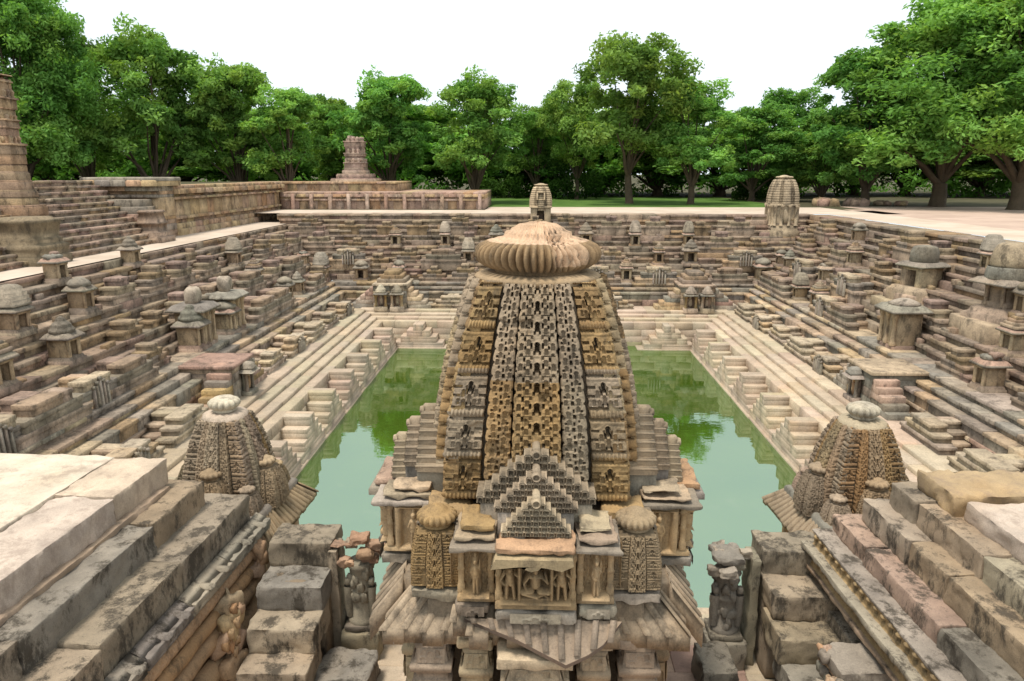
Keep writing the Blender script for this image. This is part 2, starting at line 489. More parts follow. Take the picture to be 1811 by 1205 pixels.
# ------------------------------------------------------------------ water
def water_mat():
    m = bpy.data.materials.new('pool_water')
    N, L = nodes(m)
    b = N["Principled BSDF"]
    b.inputs["Roughness"].default_value = 0.015
    b.inputs["IOR"].default_value = 3.8
    b.inputs["Specular Tint"].default_value = (0.82, 1.0, 0.90, 1)
    b.inputs["Specular IOR Level"].default_value = 0.5
    geo = N.new("ShaderNodeNewGeometry")
    n = N.new("ShaderNodeTexNoise"); n.inputs["Scale"].default_value = 0.22; n.inputs["Detail"].default_value = 6
    L.new(geo.outputs["Position"], n.inputs["Vector"])
    r = N.new("ShaderNodeValToRGB")
    r.color_ramp.elements[0].position, r.color_ramp.elements[1].position = 0.35, 0.68
    r.color_ramp.elements[0].color, r.color_ramp.elements[1].color = (0.042, 0.080, 0.008, 1), (0.066, 0.104, 0.012, 1)
    L.new(n.outputs["Fac"], r.inputs["Fac"]); L.new(r.outputs["Color"], b.inputs["Base Color"])
    # drifting scum: paler, duller patches
    n9 = N.new("ShaderNodeTexNoise"); n9.inputs["Scale"].default_value = 0.9; n9.inputs["Detail"].default_value = 9; n9.inputs["Roughness"].default_value = 0.72
    L.new(geo.outputs["Position"], n9.inputs["Vector"])
    r9 = N.new("ShaderNodeValToRGB"); r9.color_ramp.elements[0].position, r9.color_ramp.elements[1].position = 0.57, 0.72
    L.new(n9.outputs["Fac"], r9.inputs["Fac"])
    m9 = N.new("ShaderNodeMixRGB"); m9.inputs["Color2"].default_value = (0.085, 0.115, 0.03, 1)
    L.new(r9.outputs["Color"], m9.inputs["Fac"]); L.new(r.outputs["Color"], m9.inputs["Color1"]); L.new(m9.outputs["Color"], b.inputs["Base Color"])
    q9 = N.new("ShaderNodeMapRange"); q9.inputs["To Min"].default_value, q9.inputs["To Max"].default_value = 0.012, 0.09
    L.new(r9.outputs["Color"], q9.inputs["Value"]); L.new(q9.outputs["Result"], b.inputs["Roughness"])
    n2 = N.new("ShaderNodeTexNoise"); n2.inputs["Scale"].default_value = 2.2; n2.inputs["Detail"].default_value = 3
    mp = N.new("ShaderNodeMapping"); mp.inputs["Scale"].default_value = (1, 1.6, 1)
    L.new(geo.outputs["Position"], mp.inputs["Vector"]); L.new(mp.outputs["Vector"], n2.inputs["Vector"])
    bp = N.new("ShaderNodeBump"); bp.inputs["Strength"].default_value = 0.06; bp.inputs["Distance"].default_value = 0.03
    L.new(n2.outputs["Fac"], bp.inputs["Height"]); L.new(bp.outputs["Normal"], b.inputs["Normal"])
    return m
M['water'] = water_mat()
mb = MB(); mb.add([(XL - .6, YN - .6, 0), (XR + .6, YN - .6, 0), (XR + .6, YF + .6, 0), (XL - .6, YF + .6, 0)], [(0, 1, 2, 3)], (0.1, 0.15, 0.02))
tag(mb.build('water', M['water']), kind='structure')

# ------------------------------------------------------------------ the four stepped banks
# (front offset from the pool wall, top level, palette); the tread runs to the next front
LEDGE = [(0.0, 0.25), (0.0, 0.62), (0.0, 1.02), (0.0, 1.43), (0.45, 1.58), (0.9, 1.73), (1.35, 1.88)]
TIER2 = [(3.05, 2.28), (3.05, 2.72), (3.45, 2.96), (3.85, 3.2)]
UPPER = [(5.0, 3.54), (5.24, 3.88), (5.48, 4.22),
         (6.2, 4.56), (6.43, 4.9), (6.66, 5.25),
         (7.3, 5.59), (7.53, 5.93), (7.76, 6.28),
         (8.26, 6.6)]
TOPR = [(8.52, 6.95), (8.78, 7.30)]
FLOORS = {0: (1.35, 1.88, 3.05), 1: (3.85, 3.2, 5.0), 2: (5.48, 4.22, 6.2), 3: (6.66, 5.25, 7.3), 4: (7.76, 6.28, 8.26)}
def profile(side):
    p = LEDGE + TIER2 + UPPER
    if side == 'L': pass
    else: p = p + TOPR
    return p
def surf(side, d):
    z = 0.0
    for d0, z1 in profile(side):
        if d >= d0 - 1e-6: z = z1
    return z
def on_side(side, px, py):
    """where the sight line through a pixel first meets a bank: (s, d, z)"""
    v = ray(px, py)
    t = 8.0
    while t < 90:
        p = _C + v * t
        d = {'L': XL - p.x, 'R': p.x - XR, 'F': p.y - YF}[side]
        if d > 0 and p.z <= surf(side, d): return (p.x if side == 'F' else p.y, d, surf(side, d))
        t += 0.03
    return None
def bank(side, name, label):
    prof = profile(side)
    for key, part, pal, mat in (('ledge', LEDGE, PALE, M['pale']), ('coping', TIER2, GREY + BEIGE, M['terrace']), ('up', [q for q in prof if q not in LEDGE and q not in TIER2], MIXED, M['terrace'])):
        mb = MB()
        for i, (d, z) in enumerate(part):
            k = prof.index((d, z))
            nxt = next((prof[j][0] for j in range(k + 1, len(prof)) if prof[j][0] > d + 1e-6), d + 1.2)
            zp = prof[k - 1][1] if k else -0.6
            if key == 'ledge':
                row(mb, side, d - (.02 if z < .3 else 0), min(nxt + 0.12, d + 3.3), zp - 0.03 if d > 0 else zp, z, pal if z > .3 else [(0.25, 0.23, 0.14), (0.22, 0.20, 0.12), (0.28, 0.25, 0.16)], 1.1, 2.4, dj=0.006, zj=0.004, ch=0.02, jit=0.004)
            elif key == 'coping':
                row(mb, side, d, nxt + 0.15, zp - 0.03, z, pal if z > 2.5 else BEIGE + PINK + OCHRE, 0.7, 1.9, dj=0.015, zj=0.008, ch=0.014, nose=.06, nh=.12)
            else:
                row(mb, side, d, nxt + 0.3, zp - 0.06, z, pal, 0.8, 2.2, dj=0.045, zj=0.02, ch=0.014, jit=0.012, nose=.075, nh=.14)
                if z > 6.5: continue
                # odd stones lying loose on the step
                a, b = span(side, d)
                for _ in range(int((b - a) * 0.22)):
                    s = random.uniform(a, b); w = random.uniform(0.2, 0.6); h = random.uniform(0.08, 0.22)
                    side_box(mb, side, s, s + w, d + random.uniform(0, .1), d + random.uniform(0.22, 0.4), z - 0.03, z + h, pick(MIXED), 0.02, 0.03)
        tag(mb.build({'ledge': 'pool_ledge', 'coping': 'coping_wall', 'up': 'stepped_terrace'}[key], mat),
            {'ledge': 'pale smooth ledges running along the water on the %s of the pool',
             'coping': 'low wall with three long coping steps on the %s of the pool',
             'up': 'steep bank of broken stone courses on the %s of the pool'}[key] % label,
            {'ledge': 'ledge', 'coping': 'wall', 'up': 'terrace'}[key], kind='structure')
bank('L', 'left', 'left side'); bank('R', 'right', 'right side'); bank('F', 'far', 'far side')
# near side: only its floor and the edge towards the water can be seen
mb = MB()
for i, (d, z) in enumerate(LEDGE):
    zp = LEDGE[i - 1][1] if i else -0.6
    row(mb, 'N', d, d + (0.6 if i < 6 else 0.5), zp - 0.03 if d > 0 else zp, z, PALE, 1.1, 2.2, dj=0.006, zj=0.004, ch=0.02, jit=0.004)
for k in range(16):
    row(mb, 'N', 1.8 + k * 0.75, 1.8 + k * 0.75 + 0.75, 1.5, 1.88, PINK + PALE, 0.7, 1.5, s=(-9.5, 10.5), dj=0.0, zj=0.006, ch=0.012, jit=0.004)
tag(mb.build('floor', M['slab']), kind='structure')

# left: the walkway below the great stair, and the solid earth under the banks
sheet('walkway', [(-24.5, XL - 8.42, -14, 57)], 6.64, M['path'])

# ------------------------------------------------------------------ great stair, pier, platform walls on the left
LST = dict(x0=-19.3, y0=14.0, y1=37.6)
mb = MB()
z = 6.6
for k in range(12):
    x = LST['x0'] - 0.38 * k
    p = LST['y0']
    while p < LST['y1']:
        l = random.uniform(0.5, 1.4)
        c = pick(PINK + MIXED); xx = x + random.uniform(-.03, .03); zz = z + 0.262 + random.uniform(-.015, .015)
        mb.box(x - 0.9, xx, p, min(p + l, LST['y1']) - 0.01, zz - .11, zz, c, 0.014, 0.012); mb.box(x - 0.9, xx - .06, p, min(p + l, LST['y1']) - 0.01, z - 0.1, zz - .1, pick(PINK + MIXED), 0.005, 0.006)
        p += l
    z += 0.262
tag(mb.build('stone_stair', M['terrace']), 'wide flight of pinkish worn steps climbing from the left walkway', 'stairs')
ZP = 9.45
def moulded_wall(mb, axis, a0, a1, pos, outer, z0, z1, pal, bands, depth=1.2, seg=(0.7, 1.7), pil=None):
    """dressed wall in courses with projecting bands. axis 'x': runs along x at y=pos; 'y': runs along y at x=pos. outer=+1/-1: which way it looks"""
    for f0, f1, proj in bands:
        p = a0
        while p < a1 - 0.05:
            l = min(random.uniform(*seg), a1 - p)
            if a1 - p - l < 0.4: l = a1 - p
            q0, q1 = sorted((pos + outer * (proj + random.uniform(-.012, .012)), pos - outer * depth))
            za, zb = z0 + (z1 - z0) * f0, z0 + (z1 - z0) * f1
            if axis == 'x': mb.box(p + .004, p + l - .004, q0, q1, za, zb, pick(pal), 0.025, 0.006)
            else: mb.box(q0, q1, p + .004, p + l - .004, za, zb, pick(pal), 0.025, 0.006)
            p += l
BANDS = [(0, .14, .34), (.14, .25, .20), (.25, .33, .02), (.33, .39, .17), (.39, .72, 0.0), (.72, .77, .17), (.77, .83, .0), (.83, .93, .26), (.93, 1.0, .18)]
WARM = [(0.48, 0.35, 0.22), (0.46, 0.32, 0.22), (0.50, 0.38, 0.25), (0.45, 0.30, 0.19), (0.42, 0.30, 0.22)]
mb = MB()
moulded_wall(mb, 'y', 40.0, 58.0, -20.6, 1, 6.6, ZP, WARM, BANDS)
tag(mb.build('platform_wall', M['terrace']), 'long moulded warm sandstone wall receding along the left walkway', 'wall')
mb = MB()
moulded_wall(mb, 'x', -24.6, -20.4, 38.4, -1, 6.6, ZP + 0.25, WARM + GREY, BANDS, depth=1.6)
mb.box(-24.4, -20.2, 38.0, 40.6, ZP + 0.252, ZP + 0.45, pick(GREY), 0.05)
for k in range(5): mb.box(-24.4 + k * 0.84, -23.6 + k * 0.84, 37.9, 40.6, ZP - 0.02, ZP + 0.30, pick(GREY + WARM), 0.06)
for k in range(6):    # the broken stepped stub that closes the stair
    mb.box(-24.4 + 0.0, -20.0 + 0.16 * k - 0.3 * k, 36.9 - 0.14 * (6 - k), 38.2, 6.6 + 0.36 * k, 6.6 + 0.36 * (k + 1), pick(PINK + GREY + OCHRE), 0.03)
tag(mb.build('stone_pier', M['terrace']), 'square moulded pier streaked grey at the top of the wide stair', 'pier')
mb = MB()
moulded_wall(mb, 'x', -20.5, -4.1, 57.2, -1, RIM - 0.4, 8.65, PINK + WARM + PINK, [(0, .22, .08), (.22, .62, .0), (.62, .7, .09), (.7, .78, .0), (.78, .9, .12), (.9, 1, .06)], depth=9.0, seg=(0.6, 1.1))
for k in range(11):
    x = -19.6 + k * 1.5
    mb.box(x, x + 0.28, 57.0, 57.5, RIM - 0.3, 8.5, pick(PINK), 0.03)
tag(mb.build('platform_wall', M['terrace']), 'low pink moulded platform with flat pilasters across the far path', 'platform')
mb = MB()
moulded_wall(mb, 'x', -25.0, -11.6, 60.4, -1, 8.6, 9.42, WARM, [(0, .8, 0), (.8, 1, .08)], depth=7.0, seg=(0.7, 1.3))
tag(mb.build('stone_plinth', M['terrace']), 'pale yellow upper plinth under the tall ruined pillar', 'plinth')
sheet('platform_top', [(-60, -20.7, 38.5, 60)], ZP - 0.02, M['dirt'])
sheet('platform_top', [(-60, -23.6, -10, 38.5)], ZP + 0.16, M['dirt'])

# ------------------------------------------------------------------ trees
GREENS = [(0.085, 0.165, 0.038), (0.105, 0.19, 0.046), (0.140, 0.235, 0.060), (0.068, 0.135, 0.032), (0.120, 0.19, 0.042)]
def leaves(mb, centres, radii, per, size, greens, up=0.5, crown=None):
    n = len(centres) * per
    c = np.repeat(np.array(centres), per, 0); r = np.repeat(np.array(radii), per, 0)[:, None]
    g = rng.normal(size=(n, 3)); g /= np.linalg.norm(g, axis=1, keepdims=True)
    p = c + g * r * (rng.random((n, 1)) ** 0.5) * np.array([1, 1, 0.75])
    nn = rng.normal(size=(n, 3)) * 0.8 + g * 0.7 + np.array([0, 0, up])
    nn /= np.linalg.norm(nn, axis=1, keepdims=True)
    t = np.cross(nn, rng.normal(size=(n, 3))); t /= np.linalg.norm(t, axis=1, keepdims=True)
    b = np.cross(nn, t)
    s = size * rng.uniform(0.6, 1.35, (n, 1))
    V = np.stack([p - t * s, p + b * s * 0.42, p + t * s, p - b * s * 0.42], 1).reshape(-1, 3)
    F = np.arange(4 * n).reshape(n, 4)
    gi = np.repeat(rng.integers(0, len(greens), len(centres)), per)
    T = np.array(greens)[gi] * rng.uniform(0.8, 1.22, (n, 1))
    mb.add(V, F, T)
def tree_parts(seed, H=11.0, rad=4.6, base=2.6, nblob=11, clumps=15, per=75, size=0.2, lean=0.0, forks=2, greens=GREENS, trunk_r=0.26):
    rs = np.random.default_rng(seed)
    blobs = []
    for k in range(nblob):
        a = rs.uniform(0, 2 * PI) if k else 0
        h = base + 0.12 * H + (H - base - 0.1 * H) * (k + 0.5) / nblob + rs.uniform(-.5, .5)
        w = math.sin(min(1, max(0.12, (h - base) / (H - base))) * PI * 0.86 + 0.3) ** 0.7
        rr = rad * 0.62 * w * math.sqrt(rs.uniform(0.15, 1.0))
        blobs.append((rr * math.cos(a + k * 2.4) + lean * (h / H), rr * math.sin(a + k * 2.4), min(h, H - rad * 0.3), rad * rs.uniform(0.33, 0.5)))
    cs, cr = [], []
    for bx, by, bz, br in blobs:
        for _ in range(clumps):
            g = rs.normal(size=3); g /= np.linalg.norm(g)
            if g[2] < -0.5: g[2] *= -0.4
            q = rs.uniform(0.5, 1.08)
            cs.append((bx + g[0] * br * q * 1.1, by + g[1] * br * q * 1.1, bz + g[2] * br * q * 0.85)); cr.append(br * rs.uniform(0.24, 0.42))
    crown = MB(); leaves(crown, cs, cr, per, size, greens)
    trunk = MB()
    bark = (0.11, 0.085, 0.06)
    fork_z = base * rs.uniform(0.55, 0.9)
    trunk.tube([(0, 0, -0.3), (0.02, 0, 0.15), (lean * .1, 0.05, fork_z * .5), (lean * .2, 0, fork_z)], [trunk_r * 1.7, trunk_r * 1.15, trunk_r, trunk_r * .92], 9, bark)
    order = sorted(range(len(blobs)), key=lambda i: blobs[i][2])
    for i in order:
        bx, by, bz, br = blobs[i]
        mid = (lean * .2 + (bx - lean * .2) * 0.45 + rs.uniform(-.3, .3), by * 0.45 + rs.uniform(-.3, .3), fork_z + (bz - fork_z) * 0.55)
        r0 = trunk_r * (0.62 if i < forks + 2 else 0.42)
        trunk.tube([(lean * .2, 0, fork_z - 0.15), ((lean * .2 + mid[0]) / 2 + rs.uniform(-.15, .15), mid[1] / 2, (fork_z + mid[2]) / 2 - .1), mid, (bx, by, bz)], [r0, r0 * .8, r0 * .6, r0 * .22], 6, bark)
    return trunk.mesh('trunk', M['bark'], True), crown.mesh('crown', M['leaf'])
PROTO = [tree_parts(11, base=1.5, nblob=15, clumps=17, per=115, size=.175), tree_parts(23, rad=4.9, lean=0.8, nblob=14, base=1.5, clumps=17, per=115, size=.175), tree_parts(37, H=11, rad=4.4, base=2.0, nblob=12, clumps=15, per=115, size=.165),
         tree_parts(41, H=11, rad=5.0, base=1.2, nblob=16, greens=GREENS[:1] + GREENS[3:], clumps=16, per=115, size=.175),
         tree_parts(59, H=16, rad=7.5, base=2.2, nblob=22, clumps=22, per=150, size=0.18, trunk_r=0.42),
         tree_parts(67, H=11, rad=5.2, base=2.6, nblob=14, clumps=15, per=115, trunk_r=0.22, lean=-0.6, size=.165)]
PH = [11, 11, 11, 11, 16, 11]
PW = [5.4, 5.6, 5.0, 5.8, 8.6, 6.0]
def tree(px, top, Y, width, proto, label, group, rz=None, name='neem_tree'):
    b = at_y(px, 340, Y)
    zt = at_y(px, top, Y).z
    dist = Y * math.cos(PITCH)
    sz = (zt - RIM) / PH[proto] * 1.02
    sx = width / FPX * dist / (2 * PW[proto]) * 1.27
    o = empty(name, (b.x, Y, RIM), random.uniform(0, 6) if rz is None else rz)
    o.scale = (sx, sx, sz)
    for nm, me in zip(('trunk', 'crown'), PROTO[proto]):
        c = bpy.data.objects.new(nm, me); COL.objects.link(c); c.parent = o
    return tag(o, label, 'tree', group)
G1 = 'leafy trees standing round the park'
TREES = [
 (48, -14, 58, 300, 4, 'tall dense tree at the left edge behind the ruined gateway pillar'),
 (165, 78, 70, 170, 3, 'narrow dark tree squeezed behind the tall left edge tree'),
 (272, 68, 64, 235, 1, 'broad bright tree rising above the grey streaked pier'),
 (425, 118, 68, 190, 0, 'round headed tree above the long receding platform wall'),
 (512, 165, 66, 170, 2, 'lower tree with drooping right side above the end of the long wall'),
 (585, 178, 76, 150, 3, 'small dark tree directly left of the far ruined pillar'),
 (690, 138, 72, 190, 0, 'tree rising just behind the far ruined pillar'),
 (838, 146, 69, 200, 1, 'tree with a leaning dark limb behind the low pink platform'),
 (948, 195, 84, 140, 2, 'thin pale tree seen behind the little shrine on the far rim'),
 (1020, 150, 80, 150, 5, 'sparse tree half hidden left of the forked lawn tree'),
 (1113, 80, 69, 270, 5, 'tall airy tree with a forked trunk standing on the lawn'),
 (1222, 150, 68, 170, 2, 'slender twin stemmed tree right of the forked lawn tree'),
 (1330, 192, 76, 170, 0, 'rounded tree behind the shrine on the right far corner'),
 (1388, 166, 84, 150, 2, 'thin topped tree showing over its rounded neighbour on the right'),
 (1455, 235, 74, 150, 3, 'low dark tree at the edge of the pink paving'),
 (1530, 92, 66, 240, 0, 'tree forming the left shoulder of the great right hand mass'),
 (1660, 12, 63, 400, 4, 'huge spreading tree with pale clumps over the pink paving'),
 (1800, -60, 58, 380, 4, 'huge dark tree filling the upper right corner of the view'),
]
for px, top, Y, w, pr, lab in TREES: tree(px, top, Y, w, pr, lab, G1)
BT = ['behind the left edge gateway pillar', 'over the head of the wide stair', 'behind the grey streaked pier', 'over the middle of the receding wall', 'over the far end of the receding wall', 'beside the far ruined pillar',
      'behind the left half of the low pink platform', 'behind the right half of the low pink platform', 'left of the far rim shrine', 'right of the far rim shrine', 'behind the forked lawn tree', 'behind the twin stemmed tree',
      'left of the right corner shrine', 'right of the right corner shrine', 'where the lawn ends beside the pink paving', 'behind the shoulder of the right hand mass', 'under the huge spreading tree', 'at the far right edge']
for i, ph in enumerate(BT):
    px = -10 + i * 108 + random.uniform(-20, 20)
    tree(px, 212 + random.uniform(-18, 22), random.uniform(92, 104), 310, (0, 3, 1, 3)[i % 4], 'distant dark tree in the back row ' + ph, 'distant trees of the back row')
def shrub_mass(name, pts, per, size, greens, label=None, cat=None, kind=None, group=None):
    mb = MB()
    leaves(mb, [p[:3] for p in pts], [p[3] for p in pts], per, size, greens)
    return tag(mb.build(name, M['leaf']), label, cat, group, kind)
pts = []
for _ in range(560):
    X = random.uniform(-95, 100); Y = random.uniform(84, 116)
    pts.append((X, Y, RIM + random.uniform(0.2, 5.0), random.uniform(1.2, 2.3)))
shrub_mass('undergrowth', pts, 70, 0.34, [(0.04, 0.085, 0.015), (0.055, 0.11, 0.02), (0.048, 0.10, 0.016)], kind='stuff')
for px, Y, w, h, lab in ((1020, 82, 5.2, 3.4, 'dark rounded bush under the trees left of the forked lawn tree'), (880, 84, 4.2, 2.2, 'small bush on the lawn beyond the low pink platform'),
                         (640, 76, 5, 2.4, 'dark bush behind the far ruined pillar'), (1340, 80, 4, 2.6, 'bush beyond the lawn left of the right corner shrine')):
    c = at_y(px, 340, Y)
    pts = [(c.x + random.uniform(-w, w) * .6, Y + random.uniform(-2, 2), RIM + random.uniform(.2, h), random.uniform(.7, 1.2)) for _ in range(34)]
    shrub_mass('bush', pts, 80, 0.2, [(0.020, 0.045, 0.010), (0.028, 0.06, 0.012)], lab, 'bush')
for k, (px, Y, s) in enumerate(((1455, 64, 1.1), (1512, 64.5, 1.0), (1560, 66, 0.5), (1595, 65, 0.5))):
    c = at_y(px, 350, Y); mb = MB()
    for _ in range(5): mb.rock(c.x + random.uniform(-s, s) * .8, Y + random.uniform(-.5, .5), RIM + .2, s * .5, .5, s * .42, pick(PINK + BEIGE))
    tag(mb.build('rock_pile', M['terrace']), ['larger heap of pale stones at the far end of the pink paving', 'second heap of stones right of the larger one under the trees', 'small heap of stones on the edge of the shade',
                                              'smallest low stones at the foot of the right hand trees'][k], 'stones')
# ------------------------------------------------------------------ stair blocks
def stair_mesh(n, top, width, riser, tread, pal, double=False, name='stair_block', mat=None, base=None, ch=0.012, jit=0.008, fins=False, nose=.05):
    """a stepped pyramid of stone against a wall: local x along the wall, back at y=0, steps falling both ways; double adds a longer flight in front"""
    mb = MB()
    def flight(y0, y1, extra):
        for k in range(n):
            hl = top / 2 + tread * (n - 1 - k) + extra
            z0, z1 = k * riser - (0.4 if k == 0 else 0.02), (k + 1) * riser
            e = random.uniform(-.5, .5) * hl
            c0 = pick(pal)
            for a, b in ((-hl, e), (e + .004, hl)):
                c = c0 if random.random() < .6 else pick(pal)
                yy, zz = y1 + random.uniform(-.01, .01), z1 + random.uniform(-.006, .006)
                nh = riser * .42; la = nose if a == -hl else 0; lb = nose if b == hl else 0
                mb.box(a, b, y0, yy, zz - nh, zz, c, ch, jit)
                mb.box(a + la, b - lb, y0 + nose, yy, z0, zz - nh + .01, c, .005, jit * .5)
    if double:
        flight(-width, -width / 2 - .003, tread * 1.1)
        flight(-width / 2, 0.05, 0)
    else:
        flight(-width, 0.05, 0)
    if base:
        hl = top / 2 + tread * n
        mb.box(-hl, hl, -width - 0.1, 0.0, -0.5, base, pick(pal), 0.02, 0.01)
    if fins:    # row of little carved uprights on the face towards the pool
        for i in range(5):
            x = -0.36 + i * 0.18
            mb.frustum(x, -width - 0.05, -0.02, riser * n * (0.95 - 0.12 * abs(i - 2)), 0.05, 0.06, 0.035, 0.05, pick(GREY))
            mb.rock(x, -width - 0.06, riser * n * (0.95 - 0.12 * abs(i - 2)), 0.06, 0.06, 0.07, pick(GREY), 6, 5)
    return mb.mesh(name, mat or M['terrace'])
def put(me, name, side, s, d, z, label, cat, group, flip=False, sc=1.0):
    o = bpy.data.objects.new(name, me); COL.objects.link(o)
    o.location = side_pt(side, s, d, z)
    o.rotation_euler = (0, 0, SIDE_RZ[side] + random.uniform(-.012, .012))
    o.scale = (sc, sc, sc)
    return tag(o, label, cat, group)
SIDEN = {'L': 'left', 'R': 'right', 'F': 'far'}
# pale stairs down to the water
WS = [stair_mesh(4, 0.6, 0.98, 0.36, 0.38, PALE, mat=M['pale'], base=0.06, ch=0.012, jit=0.004, nose=.0) for _ in range(3)]
for side in 'LR':
    for i, s in enumerate((39.4, 36.4, 33.45, 30.5, 27.5, 24.55, 21.6, 18.65, 15.7)):
        put(WS[i % 3], 'water_stair', side, s, 0.0, 0.0, 'pale stair block at the water on the %s pool wall, %s from far corner' % (SIDEN[side], ORD[i]), 'stair block', 'pale stair blocks along the water')
for i, px in enumerate((745, 965, 1178)):
    put(WS[i], 'water_stair', 'F', at_y(px, 600, YF).x, 0.0, 0.0, 'pale stepped pyramid at the water on the far pool wall, ' + ['left of the tower', 'hidden behind the tower', 'right of the tower'][i], 'stair block', 'pale stair blocks along the water')
# stairs standing on the ledge floor against the coping wall
FS = [stair_mesh(3, 0.7, 1.2, 0.25, 0.34, PALE + BEIGE, True), stair_mesh(3, 0.6, 1.15, 0.25, 0.36, PALE + BEIGE, True, fins=True), stair_mesh(3, 0.5, 1.1, 0.25, 0.3, PALE + BEIGE, True)]
for side in 'LR':
    for i, s in enumerate((41.0, 38.0, 35.1, 32.2, 29.3, 21.4, 18.2, 15.2)):
        put(FS[(i + (side == 'L')) % 3], 'stair_block', side, s, 3.04, 1.88, 'double flight stair block against the %s coping wall, %s from far end' % (SIDEN[side], ORD[i]), 'stair block', 'stair blocks on the ledge floor')
for i, px in enumerate((800, 1080)):
    put(FS[i], 'stair_block', 'F', at_y(px, 540, YF + 2).x, 3.04, 1.88, 'double flight stair block against the far coping wall, %s the tower' % ['left of', 'right of'][i], 'stair block', 'stair blocks on the ledge floor')
# rough stair blocks on the upper banks
US = [stair_mesh(3, 0.7, 0.66, 0.33, 0.36, MIXED, ch=.012, jit=.012, nose=.03), stair_mesh(4, 0.5, 0.66, 0.27, 0.3, MIXED + GREY, ch=.012, jit=.012, nose=.03), stair_mesh(3, 0.8, 1.15, 0.33, 0.36, MIXED, True, ch=.012, jit=.012, nose=.03),
      stair_mesh(2, 0.6, 0.6, 0.3, 0.4, MIXED + PINK, ch=.014, jit=.014), stair_mesh(3, 0.7, 1.1, 0.33, 0.36, GREY + BEIGE, True, ch=.012, jit=.012, fins=True, nose=.03)]
UD = ['three stepped', 'narrow four stepped', 'double flight', 'low two stepped', 'finned double']

# ------------------------------------------------------------------ small shrines on the banks
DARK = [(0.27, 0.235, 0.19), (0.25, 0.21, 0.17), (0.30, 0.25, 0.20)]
def shrine_parts(kind):
    parts = {}
    stone = pick([(0.50, 0.38, 0.26), (0.48, 0.35, 0.24), (0.52, 0.40, 0.27), (0.46, 0.33, 0.21)], 0.05)
    mb = MB()      # plinth
    mb.frustum(0, -0.45, -0.1, 0.1, .46, .42, .46, .42, pick(MIXED)); mb.frustum(0, -0.45, 0.1, 0.2, .42, .38, .38, .34, pick(MIXED))
    parts['plinth'] = mb
    mb = MB()      # cell with a real opening towards the pool
    w, h, t = 0.33, 0.62, 0.09
    z0 = 0.2
    for sx in (-1, 1):
        a, b = sorted((sx * w, sx * (w - 0.15)))
        mb.box(a, b, -0.8, -0.74, z0, z0 + h, stone, .012, .006)
        a, b = sorted((sx * (w - .01), sx * (w - 0.12)))
        mb.box(a, b, -0.74, -0.1, z0, z0 + h, stone, .012, .006)
    mb.box(-w + .1, w - .1, -0.22, -0.1, z0, z0 + h, pick(MIXED), .01, .004)
    mb.box(-w - .02, w + .02, -0.82, -0.72, z0 + h - .1, z0 + h + .01, stone, .01, .004)
    mb.box(-w, w, -0.78, -0.1, z0 + h, z0 + h + .05, stone, .01, .004)
    parts['cell'] = mb
    z1 = z0 + h + .05
    mb = MB()      # eave
    e = 0.48
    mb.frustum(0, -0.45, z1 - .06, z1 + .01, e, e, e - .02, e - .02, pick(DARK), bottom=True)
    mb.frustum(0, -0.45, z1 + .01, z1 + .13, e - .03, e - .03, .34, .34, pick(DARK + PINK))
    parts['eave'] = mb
    z2 = z1 + .13
    mb = MB()      # roof
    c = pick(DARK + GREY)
    if kind == 'dome':
        mb.lathe(0, -.45, [(.36, z2), (.40, z2 + .05), (.37, z2 + .12), (.30, z2 + .2), (.31, z2 + .24), (.24, z2 + .32), (.14, z2 + .4), (.15, z2 + .44), (.05, z2 + .52)], 14, c, 14, .08)
    elif kind == 'pyramid':
        for k in range(5):
            hw = .40 - .075 * k
            mb.box(-hw, hw, -.45 - hw, -.45 + hw, z2 + .1 * k - .01, z2 + .1 * (k + 1), pick(MIXED), .03, .015)
    elif kind == 'tower':
        mb.prof(0, -.45, [(.40, z2), (.42, z2 + .06), (.39, z2 + .08), (.41, z2 + .2), (.37, z2 + .22), (.39, z2 + .34), (.34, z2 + .36), (.35, z2 + .5), (.29, z2 + .52), (.27, z2 + .66), (.18, z2 + .76)], c, jit=.012)
    elif kind == 'cap':
        mb.lathe(0, -.45, [(.40, z2 - .02), (.45, z2 + .04), (.42, z2 + .12), (.33, z2 + .2), (.2, z2 + .27), (.12, z2 + .3)], 12, c, 12, .1)
    else:
        mb.rock(-.05, -.45, z2 + .04, .34, .3, .12, c)
        mb.rock(.12, -.4, z2 + .16, .2, .2, .1, pick(MIXED))
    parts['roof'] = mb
    return {k: m.mesh(k, M['terrace']) for k, m in parts.items()}
SK = ['dome', 'pyramid', 'tower', 'cap', 'broken']
SP = {k: [shrine_parts(k) for _ in range(4)] for k in SK}
SDESC = {'dome': 'small shrine with ribbed dome', 'pyramid': 'small shrine with stepped pyramid roof', 'tower': 'small shrine with square tower roof', 'cap': 'small shrine with low rounded cap', 'broken': 'small shrine with broken roof'}
def mini_shrine(side, s, d, z, kind, label, sc=1.0, turn=0.0):
    o = empty('small_shrine', side_pt(side, s, d, z), SIDE_RZ[side] + turn + random.uniform(-.03, .03), sc * (.88 if side == 'F' else .8))
    for nm, me in SP[kind][random.randrange(4)].items():
        c = bpy.data.objects.new(nm, me); COL.objects.link(c); c.parent = o
    o.scale = (o.scale.x * random.uniform(.9, 1.08), o.scale.y, o.scale.z * random.uniform(.92, 1.15))
    return tag(o, label, 'shrine', 'small shrines on the stepped banks')
used = []
def free(side, s, d, gap):
    for q in used:
        if q[0] == side and abs(q[1] - s) < gap + q[3] and abs(q[2] - d) < 0.9: return False
    return True
FLD = [1.35, 3.85, 5.15, 6.38, 7.54]
